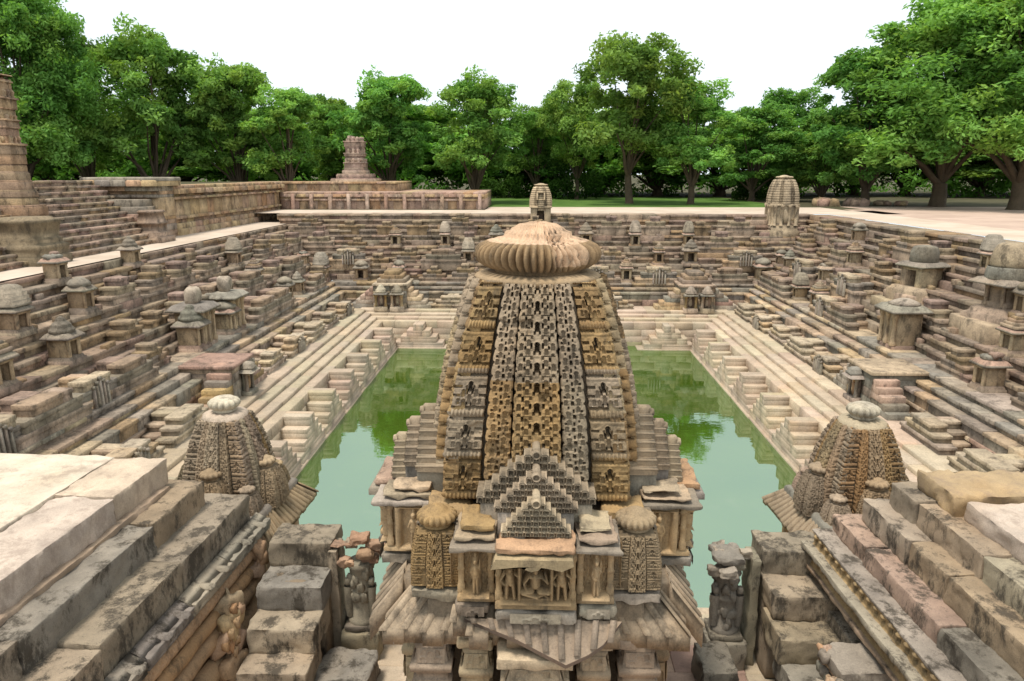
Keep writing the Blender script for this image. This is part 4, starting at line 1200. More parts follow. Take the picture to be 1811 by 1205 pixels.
# porch on each of the four faces: gables, ledge, carved panels
PANEL = [(0.42, 0.30, 0.18), (0.44, 0.32, 0.20), (0.40, 0.285, 0.17)]
def porch(k, broken=False):
    out = []
    M4 = Matrix.Rotation(k * PI / 2, 4, 'Z')
    def part(name, mb, smooth=False):
        mb.xform(M4); mb.build(name, M['carved'], shrine, smooth=smooth)
    for hw, z0, z1, y, rows, col in ((.70, 4.28, 4.92, -1.60, 7, TG[0]), (.47, 4.26, 4.72, -1.80, 6, TG[2]), (.38, 4.05, 4.48, -2.0, 6, (0.41, 0.33, 0.235))):
        mb = MB(); gable(mb, hw, z0, z1, y, rows, col, thick=.42)
        for sx in (-1, 1):
            a, b = sorted((sx * (hw - .01), sx * hw * .35))
            mb.box(a, b, y - .02, y + .5, 3.9, z0 - .003, pick(GREY), .02, .006)
        part('gable', mb)
    mb = MB()     # ledge stones above the panels
    for sx in (-1, 1):
        a, b = sorted((sx * .98, sx * .46))
        mb.rough_box(a, b, -2.08, -1.4, 3.99, 4.07, pick(BEIGE + OCHRE[:1]), .06, .012, .04)
        mb.rough_box(*sorted((sx * .92, sx * .5)), -1.96, -1.4, 4.07, 4.16, pick(BEIGE + OCHRE[:1]), .06, .016, .05)
        a, b = sorted((sx * 1.02, sx * .44))
        mb.rough_box(a, b, -2.20, -1.3, 3.90, 3.985, pick(GREY), .08, .008, .03)
    mb.rough_box(-.47, .47, -2.30, -1.5, 3.93, 4.05, pick(WARM), .06, .016, .05)
    if broken: mb.prism([(-.52, 3.80), (-.46, 3.93), (.42, 3.93), (.44, 3.86), (.3, 3.79), (.12, 3.83), (-.05, 3.78), (-.2, 3.84)], 'y', -2.34, -1.6, pick(GREY + WARM))
    else: mb.box(-.5, .5, -2.34, -1.6, 3.82, 3.93, pick(GREY), .03, .01)
    part('ledge', mb)
    # three carved panels with figures between small pillars
    for x0, x1, y, shapes in ((-.47, .47, -2.16, fig_seated(0, .86, .08) + fig_standing(-.72, .78, .08) + fig_standing(.72, .78, .08) + [(-.45, .1, -.45, .95, .045, 1.0), (.45, .1, .45, .95, .045, 1.0)]),
                              (-.93, -.50, -2.02, fig_standing(0, .9, .06)), (.50, .93, -2.02, fig_standing(0, .9, .06, -.05))):
        mb = MB()
        c = PANEL[random.randrange(3)]
        zz0, zz1 = 3.29, 3.90
        w = (x1 - x0) / 2
        shapes = shapes + [(-1, .0, 1, .0, .07, 1.0), (-1, 1, 1, 1, .05, .9)]
        relief(mb, x0 + .05, x1 - .05, zz0, zz1, y + .11, shapes, c, .20 if w > .3 else .23, 100 if w > .3 else 60, 90)
        for xx in (x0 + .035, x1 - .035):
            mb.prof(xx, y + .05, [(.045, zz0), (.045, zz0 + .1), (.034, zz0 + .12), (.036, zz0 + .3), (.044, zz0 + .32), (.034, zz0 + .35), (.034, zz1 - .1), (.048, zz1 - .07), (.048, zz1)], c)
        mb.box(x0 - .01, x1 + .01, y - .05, y + .5, zz0 - .08, zz0, tuple(np.array(c) * 1.05), .025, .005)
        mb.box(x0, x1, y + .12, y + .9, zz0, zz1 + .02, c, .01, .002)
        if w < .3:      # the return of the panel is carved as well
            sg = 1 if x0 > 0 else -1
            q = MB(); relief(q, .15, .62, zz0, zz1, 0, fig_standing(0, .9, .06) + [(-.9, 0, -.9, 1, .09, 1.0), (.9, 0, .9, 1, .09, 1.0), (-1, .0, 1, .0, .07, 1.0), (-1, 1, 1, 1, .06, .9)], c, .10, 40, 60)
            v = np.vstack(q.v); X = v[:, 0].copy(); Yv = v[:, 1].copy()
            v[:, 0] = (x1 if sg > 0 else x0) - sg * (Yv - .012); v[:, 1] = y + X
            f = np.vstack(q.f); mb.add(v, f if sg > 0 else f[:, ::-1], c)
        part('carved_panel', mb)
    mb = MB()     # base stones under the panels
    for a, b, y in ((-.5, .5, -2.24), (-.98, -.52, -2.12), (.52, .98, -2.12)):
        mb.rough_box(a, b, y, -1.2, 3.02, 3.2, pick(GREY), .1, .008, .05)
        n = 26
        U, W = np.meshgrid(np.linspace(-1, 1, 30), np.linspace(0, 1, 14), indexing='ij')
        h = arches(np.zeros_like(U) - .2, U, W, [(0, .3, .2, .4), (-.35, .15, .18, .3), (.35, .15, .18, .3)])
        mb.grid(np.stack([(a + b) / 2 + U * (b - a) * .3, y - .015 - .02 * h, 3.05 + W * .13], -1), pick(GREY))
    part('base_moulding', mb)
for k in range(4): porch(k, broken=(k == 0))
# corner turrets and the moulded stacks between the porches
def turret(parent, x, y, z0, z1, S0, S1, col, mat, name='corner_turret', amal=None, storeys=5, res=1.0, faces=4, cap=True):
    t = empty(name, (x, y, 0)); t.parent = parent
    S = lambda v: S0 - (S0 - S1) * np.clip(v, 0, 1) ** 2.2
    mb = MB()
    for i in range(8):
        a, b = float(S(i / 8)), float(S((i + 1) / 8))
        mb.frustum(0, 0, z0 + (z1 - z0) * i / 8, z0 + (z1 - z0) * (i + 1) / 8, a, a, b, b, tuple(np.array(col) * .6), top=(i == 7))
    for k in range(faces):
        lata(mb, k, z0, z1, S, -.36, .36, 1.12, motif_net, storeys, S0 * .09, int(34 * res), int(30 * storeys * res), col, wall=S0 * .16)
        for sg in (-1, 1):
            fa, fb = sorted((sg * .42, sg * 1.0))
            lata(mb, k, z0, z1, S, fa, fb, 1.0, motif_corner if res > .8 else motif_narrow, storeys, S0 * .085, int(24 * res), int(30 * storeys * res), tuple(np.array(col) * random.uniform(.88, 1.08)), wall=S0 * .14)
    mb.build('spire', mat, t)
    mb = MB()
    amalaka(mb, 0, 0, z1 + S1 * .42, S1 * 1.12, S1 * .9, amal or 18, tuple(np.array(col) * 1.08), n=(amal or 18) * 6, cap=cap)
    mb.build('ribbed_crown', mat, t, smooth=True)
    return t
for sx in (-1, 1):
    for sy in (-1, 1):
        turret(shrine, sx * 1.24, sy * 1.52, 3.24, 3.93, .29, .21, TO[0] if sx < 0 else TG[3], M['carved'])
        mb = MB()
        mb.rough_box(sx * 1.2 - .36, sx * 1.2 + .36, sy * 1.5 - .36, sy * 1.5 + .36, 3.06, 3.22, pick(GREY), .1, .01, .05)
        mb.rough_box(sx * 1.12 - .3, sx * 1.12 + .3, sy * 1.12 - .3, sy * 1.12 + .3, 3.3, 4.08, pick(GREY + OCHRE), .1, .012, .05)
        mb.build('corner_base', M['carved'], shrine)
# cella body
mb = MB()
mb.box(-1.5, 1.5, -1.5, 1.5, 2.6, 3.95, (0.25, 0.2, 0.15), .02, .01)
for a, b in ((1.78, 1.35), (1.35, 1.78)): mb.box(-a, a, -b, b, 2.45, 3.06, (0.33, 0.26, 0.19), .03, .01)
mb.box(-1.15, 1.15, -1.15, 1.15, 0, 2.8, (0.22, 0.17, 0.12), .02, .01)
mb.box(-1.9, 1.9, -1.9, 1.9, 0, .5, pick(PINK), .03, .01); mb.box(-2.05, 2.05, -2.05, 2.05, -.1, .2, pick(PINK), .03, .01)
mb.build('cella', M['carved'], shrine)
# eaves: ribbed sloping slabs
def eave(mb, x0, x1, y_in, y_out, z_in, z_out, rib, tint, flare=0.2, thick=0.2, skip=None):
    """slab sloping towards -y with raised ribs; widens by flare at the outer edge"""
    n = max(2, int((x1 - x0) / rib))
    for i in range(n):
        a, b = x0 + (x1 - x0) * i / n, x0 + (x1 - x0) * (i + 1) / n
        ext = lambda x: (x - (x0 + x1) / 2) / ((x1 - x0) / 2) * flare
        j = random.uniform(-.015, .01)
        zz = random.uniform(-.002, .002)
        A, B = a + ext(a), b + ext(b)
        yo = y_out + (skip((A + B) / 2) if skip else 0) + j
        fr = (yo - y_in) / (y_out - y_in); zo = z_in + (z_out - z_in) * fr
        A, B = a + (A - a) * fr, b + (B - b) * fr
        v = [(a, y_in, z_in + zz), (b, y_in, z_in + zz), (B, yo, zo + zz), (A, yo, zo + zz), (a, y_in, z_in - thick), (b, y_in, z_in - thick), (B, yo, zo - thick), (A, yo, zo - thick)]
        f = [(0, 3, 2, 1), (4, 5, 6, 7), (3, 7, 6, 2), (0, 1, 5, 4), (0, 4, 7, 3), (1, 2, 6, 5)]
        t = np.array(tint) * random.uniform(.95, 1.05)
        mb.add(v, f, t)
        r = .045
        for q, Q in ((a, A),):
            v = [(q - r, y_in, z_in + .0), (q + r, y_in, z_in), (Q + r, yo - .01, zo), (Q - r, yo - .01, zo), (q - r * .7, y_in, z_in + .04), (q + r * .7, y_in, z_in + .04), (Q + r * .7, yo - .01, zo + .04), (Q - r * .7, yo - .01, zo + .04)]
            mb.add(v, [(4, 7, 6, 5), (0, 3, 7, 4), (1, 5, 6, 2), (3, 2, 6, 7)], t * 1.05)
for k in range(4):
    Mx = Matrix.Rotation(k * PI / 2, 4, 'Z')
    mb = MB(); eave(mb, -1.5, 1.5, -1.5, -1.9, 3.08, 2.68, .2, (0.38, 0.30, 0.22), .40)
    mb.xform(Mx).build('eave', M['carved'], shrine)
    mb = MB()
    if k == 0:      # the front eave is broken to a hanging triangle
        eave(mb, -.98, .98, -1.9, -2.2, 3.02, 2.80, .2, (0.38, 0.30, 0.22), .05, skip=lambda x: .10 + .08 * math.sin(x * 11))
        # the surviving triangle of the broken front slab
        T0, T1 = Vector((-.86, -2.1, 3.0)), Vector((1.04, -2.1, 3.0))
        AP, LM = Vector((.36, -2.46, 2.66)), Vector((-.22, -2.26, 2.84))
        RM = Vector((.80, -2.30, 2.82))
        pts = [T0, LM, Vector((.05, -2.36, 2.76)), AP, Vector((.62, -2.38, 2.74)), RM, T1]
        dn = Vector((0, .05, -.09))
        n = len(pts); cen = sum(pts, Vector()) / n
        v = [tuple(p) for p in pts] + [tuple(p + dn) for p in pts] + [tuple(cen), tuple(cen + dn)]
        mb.add(v, [(i + 1, i, 2 * n) for i in range(n - 1)] + [(0, n - 1, 2 * n)] + [(n + i, n + i + 1, 2 * n + 1) for i in range(n - 1)] + [(2 * n - 1, n, 2 * n + 1)], (0.34, 0.265, 0.2))
        mb.add(v, [(i, (i + 1) % n, n + (i + 1) % n, n + i) for i in range(n)], (0.28, 0.22, 0.18))
        for q in range(9):
            f0 = (q + .5) / 9; top = T0.lerp(T1, f0)
            L_ = 1 - abs(f0 - .64) / .66
            L_ = max(.12, L_ * .92)
            bot = top + Vector(((AP.x - top.x) * .18, AP.y - T0.y, AP.z - T0.z)) * L_
            r = .035; up = Vector((0, -.045, .05))
            vv = [top + Vector((-r, 0, 0)), top + Vector((r, 0, 0)), bot + Vector((r, 0, 0)), bot + Vector((-r, 0, 0))]
            vv = [tuple(p - up * .3) for p in vv] + [tuple(p + up * .7) for p in vv]
            mb.add(vv, [(4, 7, 6, 5), (0, 3, 7, 4), (1, 5, 6, 2), (3, 2, 6, 7)], (0.34, 0.27, 0.21))
    else:
        eave(mb, -1.42, 1.42, -1.74, -2.14, 3.08, 2.62, .2, (0.38, 0.30, 0.22), .2, thick=.32)
    mb.xform(Mx).build('eave', M['carved'], shrine)
# pillars under the eave
def pillar(x, y, wide, col):
    mb = MB()
    w = wide
    mb.prof(0, 0, [(w * 1.0, .2), (w * 1.0, .5), (w * .8, .55), (w * .8, 1.2), (w * .9, 1.25), (w * .74, 1.35), (w * .74, 1.75), (w * .9, 1.8), (w * .95, 1.88), (w * .78, 1.92), (w * .72, 2.0), (w * .95, 2.06), (w * .98, 2.14), (w * .8, 2.16), (w * .68, 2.34), (w * .76, 2.44)], col, jit=.006)
    mb.rough_box(-w * 1.08, w * 1.08, -w * 1.08, w * 1.08, 2.445, 2.62, tuple(np.array(col) * 1.06), .1, .01, .04)
    # carving on the faces of the neck and block
    for k in range(4):
        q = MB()
        U, W = np.meshgrid(np.linspace(-1, 1, 26), np.linspace(0, 1, 22), indexing='ij')
        h = arches(np.zeros_like(U) + .1, U, W, [(0, .5, .3, .36), (-.55, .22, .26, .24), (.55, .22, .26, .24), (-.5, .75, .2, .2), (.5, .75, .2, .2)])
        q.grid(np.stack([U * w * .66, -w * (.80 - .12 * W) - .012 - .02 * h, 2.17 + W * .19], -1), col)
        h = arches(np.zeros_like(U) + .1, U, W, [(0, .5, .34, .4), (-.7, .4, .26, .3), (.7, .4, .26, .3)])
        q.grid(np.stack([U * w * .7, -w * .80 - .01 - .02 * h, 1.4 + W * .34], -1), col)
        q.xform(Matrix.Rotation(k * PI / 2, 4, 'Z'))
        mb.add(np.vstack(q.v), np.vstack(q.f), np.vstack(q.t))
    mb.build('pillar', M['carved'], shrine, (x, y, 0))
for x, y, w in ((-1.32, -1.62, .27), (1.32, -1.62, .27), (-.74, -1.74, .22), (.74, -1.74, .22), (0, -1.86, .44), (-1.62, -1.0, .22), (1.62, -1.0, .22), (-1.7, 0, .3), (1.7, 0, .3), (-1.6, 1.3, .25), (1.6, 1.3, .25), (0, 1.75, .3)):
    pillar(x, y, w, pick(BEIGE + PINK + BEIGE))
tag(shrine, 'large carved sandstone tower with ribbed broken crown rising in front of the green pool', 'temple')

# ------------------------------------------------------------------ the two smaller carved towers at the near corners of the pool
def side_tower(x, y, label, mirror, seed):
    random.seed(seed)
    root = empty('carved_tower', (x, y, SZ + .06), R(4 if mirror else -4), 1.0)
    zb, zt = 2.1, 3.72
    S = lambda v: .64 - .30 * np.clip(v, 0, 1) ** 2.2
    mb = MB()
    for i in range(20):
        a, b = float(S(i / 20)) * .95, float(S((i + 1) / 20)) * .95
        mb.frustum(0, 0, zb + (zt - zb) * i / 20, zb + (zt - zb) * (i + 1) / 20, a, a, b, b, (0.2, 0.17, 0.13), top=(i == 19))
    for k in range(4):
        lata(mb, k, zb, zt, S, -.24, .24, 1.2, motif_net, 8, .05, 44, 240, pick(TG, .08), .08)
        for sg in (-1, 1):
            fa, fb = sorted((sg * .27, sg * .54)); lata(mb, k, zb, zt, S, fa, fb, 1.1, motif_narrow, 11, .046, 26, 220, pick(TG + TO, .1), .08, mirror=sg > 0)
            fa, fb = sorted((sg * .58, sg * 1.0)); lata(mb, k, zb, zt, S, fa, fb, .98, motif_corner, 5, .045, 36, 240, pick(TG + TO[3:], .1), .08)
    mb.build('spire', M['carved'], root)
    mb = MB()
    mb.lathe(0, 0, [(.42, zt - .02), (.4, zt + .04), (.24, zt + .08)], 24, pick(PALE, .02))
    amalaka(mb, 0, 0, zt + .19, .27, .24, 14, (0.52, 0.46, 0.36), n=112, cap=False)
    mb.lathe(0, 0, [(.2, zt + .318), (.18, zt + .345), (.02, zt + .36)], 24, (0.55, 0.48, 0.38))
    mb.build('ribbed_crown', M['carved'], root, smooth=True)
    for k in range(4):
        a = k * PI / 2
        turret(root, .70 * math.sin(a), -.70 * math.cos(a), 2.0, 2.72, .30, .17, pick(TG), M['carved'], 'attached_spire', 12, 5, .7)
        b = a + PI / 4
        turret(root, .86 * math.sin(b), -.86 * math.cos(b), 1.95, 2.42, .21, .13, pick(TG), M['carved'], 'attached_spire', 10, 4, .6)
    mb = MB()
    mb.box(-.92, .92, -.92, .92, 1.75, 2.08, pick(GREY), .05, .01)
    for k in range(4):
        q = MB(); eave(q, -.9, .9, -.9, -1.2, 1.95, 1.62, .12, pick(BEIGE + GREY), .30, .07); q.xform(Matrix.Rotation(k * PI / 2, 4, 'Z'))
        mb.add(np.vstack(q.v), np.vstack(q.f), np.vstack(q.t))
    mb.build('eave', M['carved'], root)
    mb = MB()
    mb.box(-.7, .7, -.7, .7, 0, 1.75, (0.3, 0.24, 0.17), .02, .01)
    for a in (-.78, 0, .78):
        for b in (-.78, .78):
            mb.prof(a, b, [(.15, 0), (.15, .4), (.11, .45), (.11, 1.3), (.16, 1.36), (.16, 1.5), (.2, 1.6), (.2, 1.75)], pick(WARM)); mb.prof(b, a, [(.15, 0), (.15, .4), (.11, .45), (.11, 1.3), (.16, 1.36), (.16, 1.5), (.2, 1.6), (.2, 1.75)], pick(WARM)) if a == 0 else None
    mb.box(-1.1, 1.1, -1.1, 1.1, -.1, .18, pick(PINK), .03, .01)
    mb.build('cella', M['carved'], root)
    return tag(root, label, 'temple', 'smaller carved towers at the near pool corners')
c = at_z(398, 712, 5.88); side_tower(-5.84, 12.5, 'smaller carved tower with pale broken crown behind the left foreground steps', False, 5)
side_tower(6.02, 12.5, 'smaller carved tower with beaded crown behind the right foreground steps', True, 9)
random.seed(21)
# ------------------------------------------------------------------ foreground terraces beside the tower
def long_step(mb, x0, x1, z0, z1, y0, y1, pal, lens, amp=0.012, edge=0.035, seg=0.11):
    y = y1
    for i, l in enumerate(lens):
        if y <= y0: break
        a = max(y0, y - l)
        dx = random.uniform(-.025, .025); dz = random.uniform(-.02, .02)
        mb.rough_box(x0 + dx, x1 + dx, a + .006, y - .006 + (random.uniform(-.05, .03) if i == 0 else 0), z0, z1 + dz, pick(pal, .12), seg, amp, edge)
        y = a
random.seed(31)
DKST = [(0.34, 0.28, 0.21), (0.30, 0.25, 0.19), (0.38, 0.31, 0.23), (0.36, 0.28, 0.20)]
root = empty('stone_terrace', (-5.2, 11.4, 4.0))
def under(root, mb, name, mat, smooth=False):
    o = mb.build(name, mat, None, smooth=smooth)
    o.parent = root; o.location = -Vector(root.location)
    return o
mb = MB(); long_step(mb, -6.1, -5.2, 4.05, 4.60, 1.0, 11.42, DKST, (2.3, 1.9, 2.6, 2.2, 3), seg=.06, amp=.009, edge=.03); under(root, mb, 'step', M['block'])
mb = MB(); long_step(mb, -6.7, -5.77, 4.45, 5.02, 1.0, 11.0, DKST + GREY, (1.6, 2.7, 1.7, 2.4, 3), seg=.06, amp=.009, edge=.03); under(root, mb, 'step', M['block'])
SLABC = [(0.66, 0.56, 0.45), (0.62, 0.51, 0.41)]  # pale tint puts the overexposed light into the left top slab's colour
mb = MB()
for (x0, x1, y0, y1) in ((-7.2, -6.27, 9.3, 10.75), (-7.15, -6.24, 7.0, 9.29), (-7.2, -6.33, 4.6, 6.99), (-7.2, -6.27, 1, 4.59)):
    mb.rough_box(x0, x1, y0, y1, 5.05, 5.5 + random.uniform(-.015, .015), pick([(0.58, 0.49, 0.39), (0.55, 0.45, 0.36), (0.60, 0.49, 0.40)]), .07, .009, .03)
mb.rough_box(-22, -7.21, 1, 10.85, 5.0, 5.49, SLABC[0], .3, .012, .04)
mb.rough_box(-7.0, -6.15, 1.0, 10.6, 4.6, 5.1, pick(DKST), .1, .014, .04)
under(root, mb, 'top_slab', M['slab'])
mb = MB(); y = 11.55
while y > 1:
    l = random.uniform(.9, 1.5)
    c = pick(GREY, .1)
    mb.rough_box(-5.6, -4.93, y - l, y - .01, 3.93, 4.07, c, .08, .008, .03)
    mb.box(-5.5, -4.98, y - l + .02, y - .02, 3.86, 3.94, tuple(np.array(c) * .9), .02, .008)
    for q in (.22, .62):      # raised cross bars on the sloping top of the moulding
        mb.frustum(-5.03, y - l * q, 4.06, 4.11, .13, .06, .11, .045, c)
    mb.prism([(-5.2, 4.05), (-4.99, 4.05), (-5.2, 4.16)], 'y', y - l, y - .02, tuple(np.array(c) * 1.05))
    y -= l
under(root, mb, 'cornice', M['block'])
OR = [(0.44, 0.27, 0.16), (0.42, 0.28, 0.18), (0.46, 0.31, 0.20)]
mb = MB()
mb.rough_box(-6.6, -5.12, 1, 11.3, 1.8, 3.88, pick(OR), .25, .01, .03)
U, W = np.meshgrid(np.linspace(-1, 1, 20), np.linspace(0, 40, 900), indexing='ij')
yy = 11.35 - W / 40 * 8.5
# scroll band: a half round with carved curls, then hollow and torus
curl = .5 * np.cos(U * 2) + .35 * np.sin(W * 2 * PI + U * 3) * np.cos(U * 4 + np.sin(W * 2 * PI)) - .5 * (np.sin(W * 4 * PI) * np.sin(U * 7) > .62)
mb.grid(np.stack([-5.10 + .10 * np.sqrt(np.clip(1 - U * U, 0, 1)) + .025 * curl, yy, 3.70 + U * .14], -1), OR[1], True)
for zc, r, off in ((3.40, .12, -5.08), (3.1, .15, -5.1), (2.62, .2, -5.1)):
    th = np.linspace(-PI / 2, PI / 2, 10); Y2 = np.linspace(11.3, 2.5, 60)
    T, YY = np.meshgrid(th, Y2, indexing='ij')
    mb.grid(np.stack([off + r * np.cos(T) + .008 * np.sin(YY * 9), YY, zc + r * np.sin(T) + .006 * np.sin(YY * 7 + 1)], -1), pick(OR), True)
under(root, mb, 'carved_wall', M['carved'])
mb = MB()      # carved bracket with a curled beast, leaning from the wall
for (p, r) in (((-4.95, 9.75, 3.45), .22), ((-4.86, 9.6, 3.25), .2), ((-4.9, 9.5, 3.02), .22), ((-4.85, 9.75, 2.8), .2), ((-4.82, 9.45, 2.6), .22), ):
    mb.rock(p[0], p[1], p[2], r * .7, r, r * .9, pick(OR + WARM), 16, 10, .3)
for k in range(14):
    mb.rock(-4.78 + random.uniform(-.05, .04), 9.6 + random.uniform(-.3, .3), 3.0 + random.uniform(-.5, .5), .05, .06, .08, pick(OR), 8, 6, .3)
under(root, mb, 'carved_bracket', M['carved'])
mb = MB()
for (p, r) in (((-4.98, 11.0, 3.72), .16), ((-4.94, 11.05, 3.55), .15), ((-4.95, 10.9, 3.4), .14)): mb.rock(p[0], p[1], p[2], r * .7, r, r * .9, pick(OR + WARM), 16, 10, .3)
under(root, mb, 'carved_bracket', M['carved'])
root.location.x += .2; root.rotation_euler.z = R(-2.2)
tag(root, 'near terrace with top slab coloured pale for glaring light and two heavy dark steps', 'terrace')

random.seed(37)
root = empty('stone_terrace', (5.2, 11.0, 4.0))
mb = MB(); long_step(mb, 5.17, 6.2, 4.28, 4.62, 1.0, 10.9, GREY + PINK[:1], (1.1, 1.9, 1.8, 2.0, 3), seg=.06, amp=.010, edge=.03); under(root, mb, 'step', M['block'])
mb = MB(); long_step(mb, 5.52, 6.5, 4.55, 5.0, 1.0, 10.72, DKST + DKST + PINK[:2], (1.4, .9, 1.5, 2.2, 3), seg=.06, amp=.010, edge=.03); under(root, mb, 'step', M['block'])
mb = MB(); long_step(mb, 5.86, 7.0, 4.9, 5.36, 1.0, 10.5, DKST + BEIGE[:2], (.7, 1.5, 2.2, 1.9, 3), seg=.06, amp=.010, edge=.03); under(root, mb, 'step', M['block'])
mb = MB()
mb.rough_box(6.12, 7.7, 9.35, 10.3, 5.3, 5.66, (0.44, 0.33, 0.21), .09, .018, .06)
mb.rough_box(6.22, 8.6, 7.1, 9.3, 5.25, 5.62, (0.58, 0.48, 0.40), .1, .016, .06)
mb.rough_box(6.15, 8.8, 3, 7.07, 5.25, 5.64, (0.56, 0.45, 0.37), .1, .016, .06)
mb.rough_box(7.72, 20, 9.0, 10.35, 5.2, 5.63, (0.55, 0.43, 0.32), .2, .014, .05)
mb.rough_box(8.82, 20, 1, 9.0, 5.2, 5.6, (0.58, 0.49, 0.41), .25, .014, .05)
under(root, mb, 'top_slab', M['slab'])
mb = MB()
mb.rough_box(5.18, 6.6, 1, 10.85, 1.8, 4.3, pick(DKST), .2, .012, .03)
mb.rough_box(4.72, 5.4, 1.5, 10.95, 3.98, 4.09, pick(GREY), .1, .008, .025)
mb.rough_box(4.86, 5.4, 1.5, 10.9, 4.27, 4.33, pick(GREY), .1, .006, .02)
mb.rough_box(4.78, 5.4, 1.5, 10.9, 3.66, 3.74, pick(WARM), .1, .006, .02)
mb.rough_box(4.9, 5.4, 1.5, 10.9, 3.0, 3.3, pick(GREY), .1, .01, .03)
under(root, mb, 'cornice', M['block'])
mb = MB()
for z0, z1, x, n in ((4.08, 4.28, 4.90, 44), (3.74, 3.98, 4.86, 60)):
    U, W = np.meshgrid(np.linspace(-1, 1, 14), np.linspace(0, n, n * 14), indexing='ij')
    P = np.stack([x + .03 - .085 * motif_dentil(U, W), 10.85 - W / n * 8.6, z0 + (U + 1) / 2 * (z1 - z0)], -1)
    T = np.array([0.36, 0.26, 0.15]) * (1 + .2 * np.sin(W * .31))[..., None] * np.array([1, 1, 1])
    mb.grid(P, T)
under(root, mb, 'dentil_band', M['carved'])
mb = MB()      # carved bracket of stacked mouldings in the lower wall
for k in range(6):
    mb.rough_box(4.32 + .07 * (k % 2) - .03 * k, 5.2, 8.3, 8.95, 2.2 + k * .24, 2.4 + k * .24, pick(GREY), .08, .02, .04)
for k in range(26): mb.rock(4.3 + random.uniform(-.12, .05), 8.4 + random.uniform(-.12, .5), 2.3 + random.uniform(0, 1.35), .07, .09, .08, pick(GREY + WARM), 8, 6, .3)
under(root, mb, 'carved_bracket', M['carved'])
root.location.x -= .24; root.location.z += .03; root.rotation_euler.z = R(2.0)
tag(root, 'near terrace with ochre edged slab and four dark steps over pierced dentil bands', 'terrace')

# stair blocks descending towards the viewer beside the terraces
def near_stair(x0, x1, label, pal, yoff=0.0):
    root = empty('stair_block', ((x0 + x1) / 2, 10.8, 1.88))
    zz = [(11.5, 10.76, 3.9), (10.8, 10.12, 3.47), (10.2, 9.62, 3.04), (9.7, 9.14, 2.62), (9.2, 8.66, 2.2)]
    for k, (yb, yf, z) in enumerate(zz):
        mb = MB()
        j = random.uniform(-.04, .04)
        mb.rough_box(x0 + j, x1 + j * .5, yf + yoff, (11.5 if k == 0 else yb + .3) + yoff, z - .46 if k < 4 else 1.8, z, pick(pal), .06, .010, .03)
        under(root, mb, 'step', M['block'])
    mb = MB()
    mb.rough_box(x0 + .04, x1 - .04, 10.3, 11.4, 1.8, 3.45, pick(pal), .2, .01, .03); under(root, mb, 'base', M['block'])
    root.location.z += .09
    return tag(root, label, 'stair block')
near_stair(-4.52, -3.42, 'tall dark stair block stepping down towards the viewer left of the tower', DKST + GREY)
near_stair(3.82, 4.9, 'tall dark stair block stepping down towards the viewer right of the tower', DKST + GREY[:2])

def sculpted_pillar(x, y, label, cap, broken):
    root = empty('carved_pillar', (x, y, 1.88))
    mb = MB()
    mb.rough_box(-.34, .34, -.36, .36, -.05, .52, pick(GREY + DKST), .1, .01, .04)
    mb.rough_box(-.28, .28, -.28, .28, .5, .62, pick(GREY), .08, .008, .03)
    mb.build('pedestal', M['block'], root)
    mb = MB()
    c = pick(GREY + DKST)
    mb.lathe(0, 0, [(.25, .6), (.26, .68), (.2, .72), (.19, 1.2), (.22, 1.24), (.19, 1.28), (.19, 1.62), (.24, 1.68), (.2, 1.74)], 20, c)
    for k in range(34):
        a = random.uniform(-PI, PI); z = random.uniform(.72, 1.66)
        mb.rock(.18 * math.cos(a), .18 * math.sin(a), z, .06, .06, .09, tuple(np.array(c) * random.uniform(.9, 1.15)), 9, 7, .3)
    for s in (-1, 1):       # small standing attendants against the shaft
        fx, fy = s * .2, -.1
        mb.tube([(fx, fy, .72), (fx, fy, 1.0), (fx * 1.02, fy - .02, 1.16), (fx, fy, 1.3)], [.06, .085, .07, .085], 8, c); mb.rock(fx, fy - .02, 1.4, .055, .055, .07, c, 10, 8, .08)
    mb.build('shaft', M['carved'], root)
    mb = MB()
    for k in range(9):
        a = k * .9; r = .16 + .1 * (k % 3)
        w_ = random.uniform(.09, .17); cx, cy, cz = r * math.cos(a), r * math.sin(a), 1.78 + .075 * (k % 4)
        mb.rough_box(cx - w_, cx + w_, cy - w_ * .8, cy + w_ * .8, cz - .09, cz + .09, pick(cap), .05, .035, .05)
    if broken:
        mb.rough_box(-.17, .17, -.14, .16, 2.02, 2.24, pick(cap), .05, .04, .07); mb.rough_box(-.5, -.08, -.15, .12, 2.0, 2.1, pick(cap), .05, .035, .05)
    else: mb.rough_box(-.3, .26, -.28, .3, 1.92, 2.08, pick(cap), .07, .03, .06)
    mb.build('capital', M['carved'], root)
    mb = MB()
    sx = 1 if x > 0 else -1
    mb.rough_box(*sorted((sx * .34, sx * .52)), -.2, .3, -.05, 2.0, pick(DKST), .1, .012, .03)
    mb.build('pilaster', M['block'], root)
    return tag(root, label, 'pillar')
sculpted_pillar(-2.98, 10.9, 'short carved pillar with crumbling reddish capital beside the left stair block', [(0.38, 0.25, 0.17), (0.34, 0.23, 0.16), (0.36, 0.28, 0.2)], True)
sculpted_pillar(3.28, 10.85, 'short grey carved pillar with flat broken cap beside the right stair block', GREY, False)
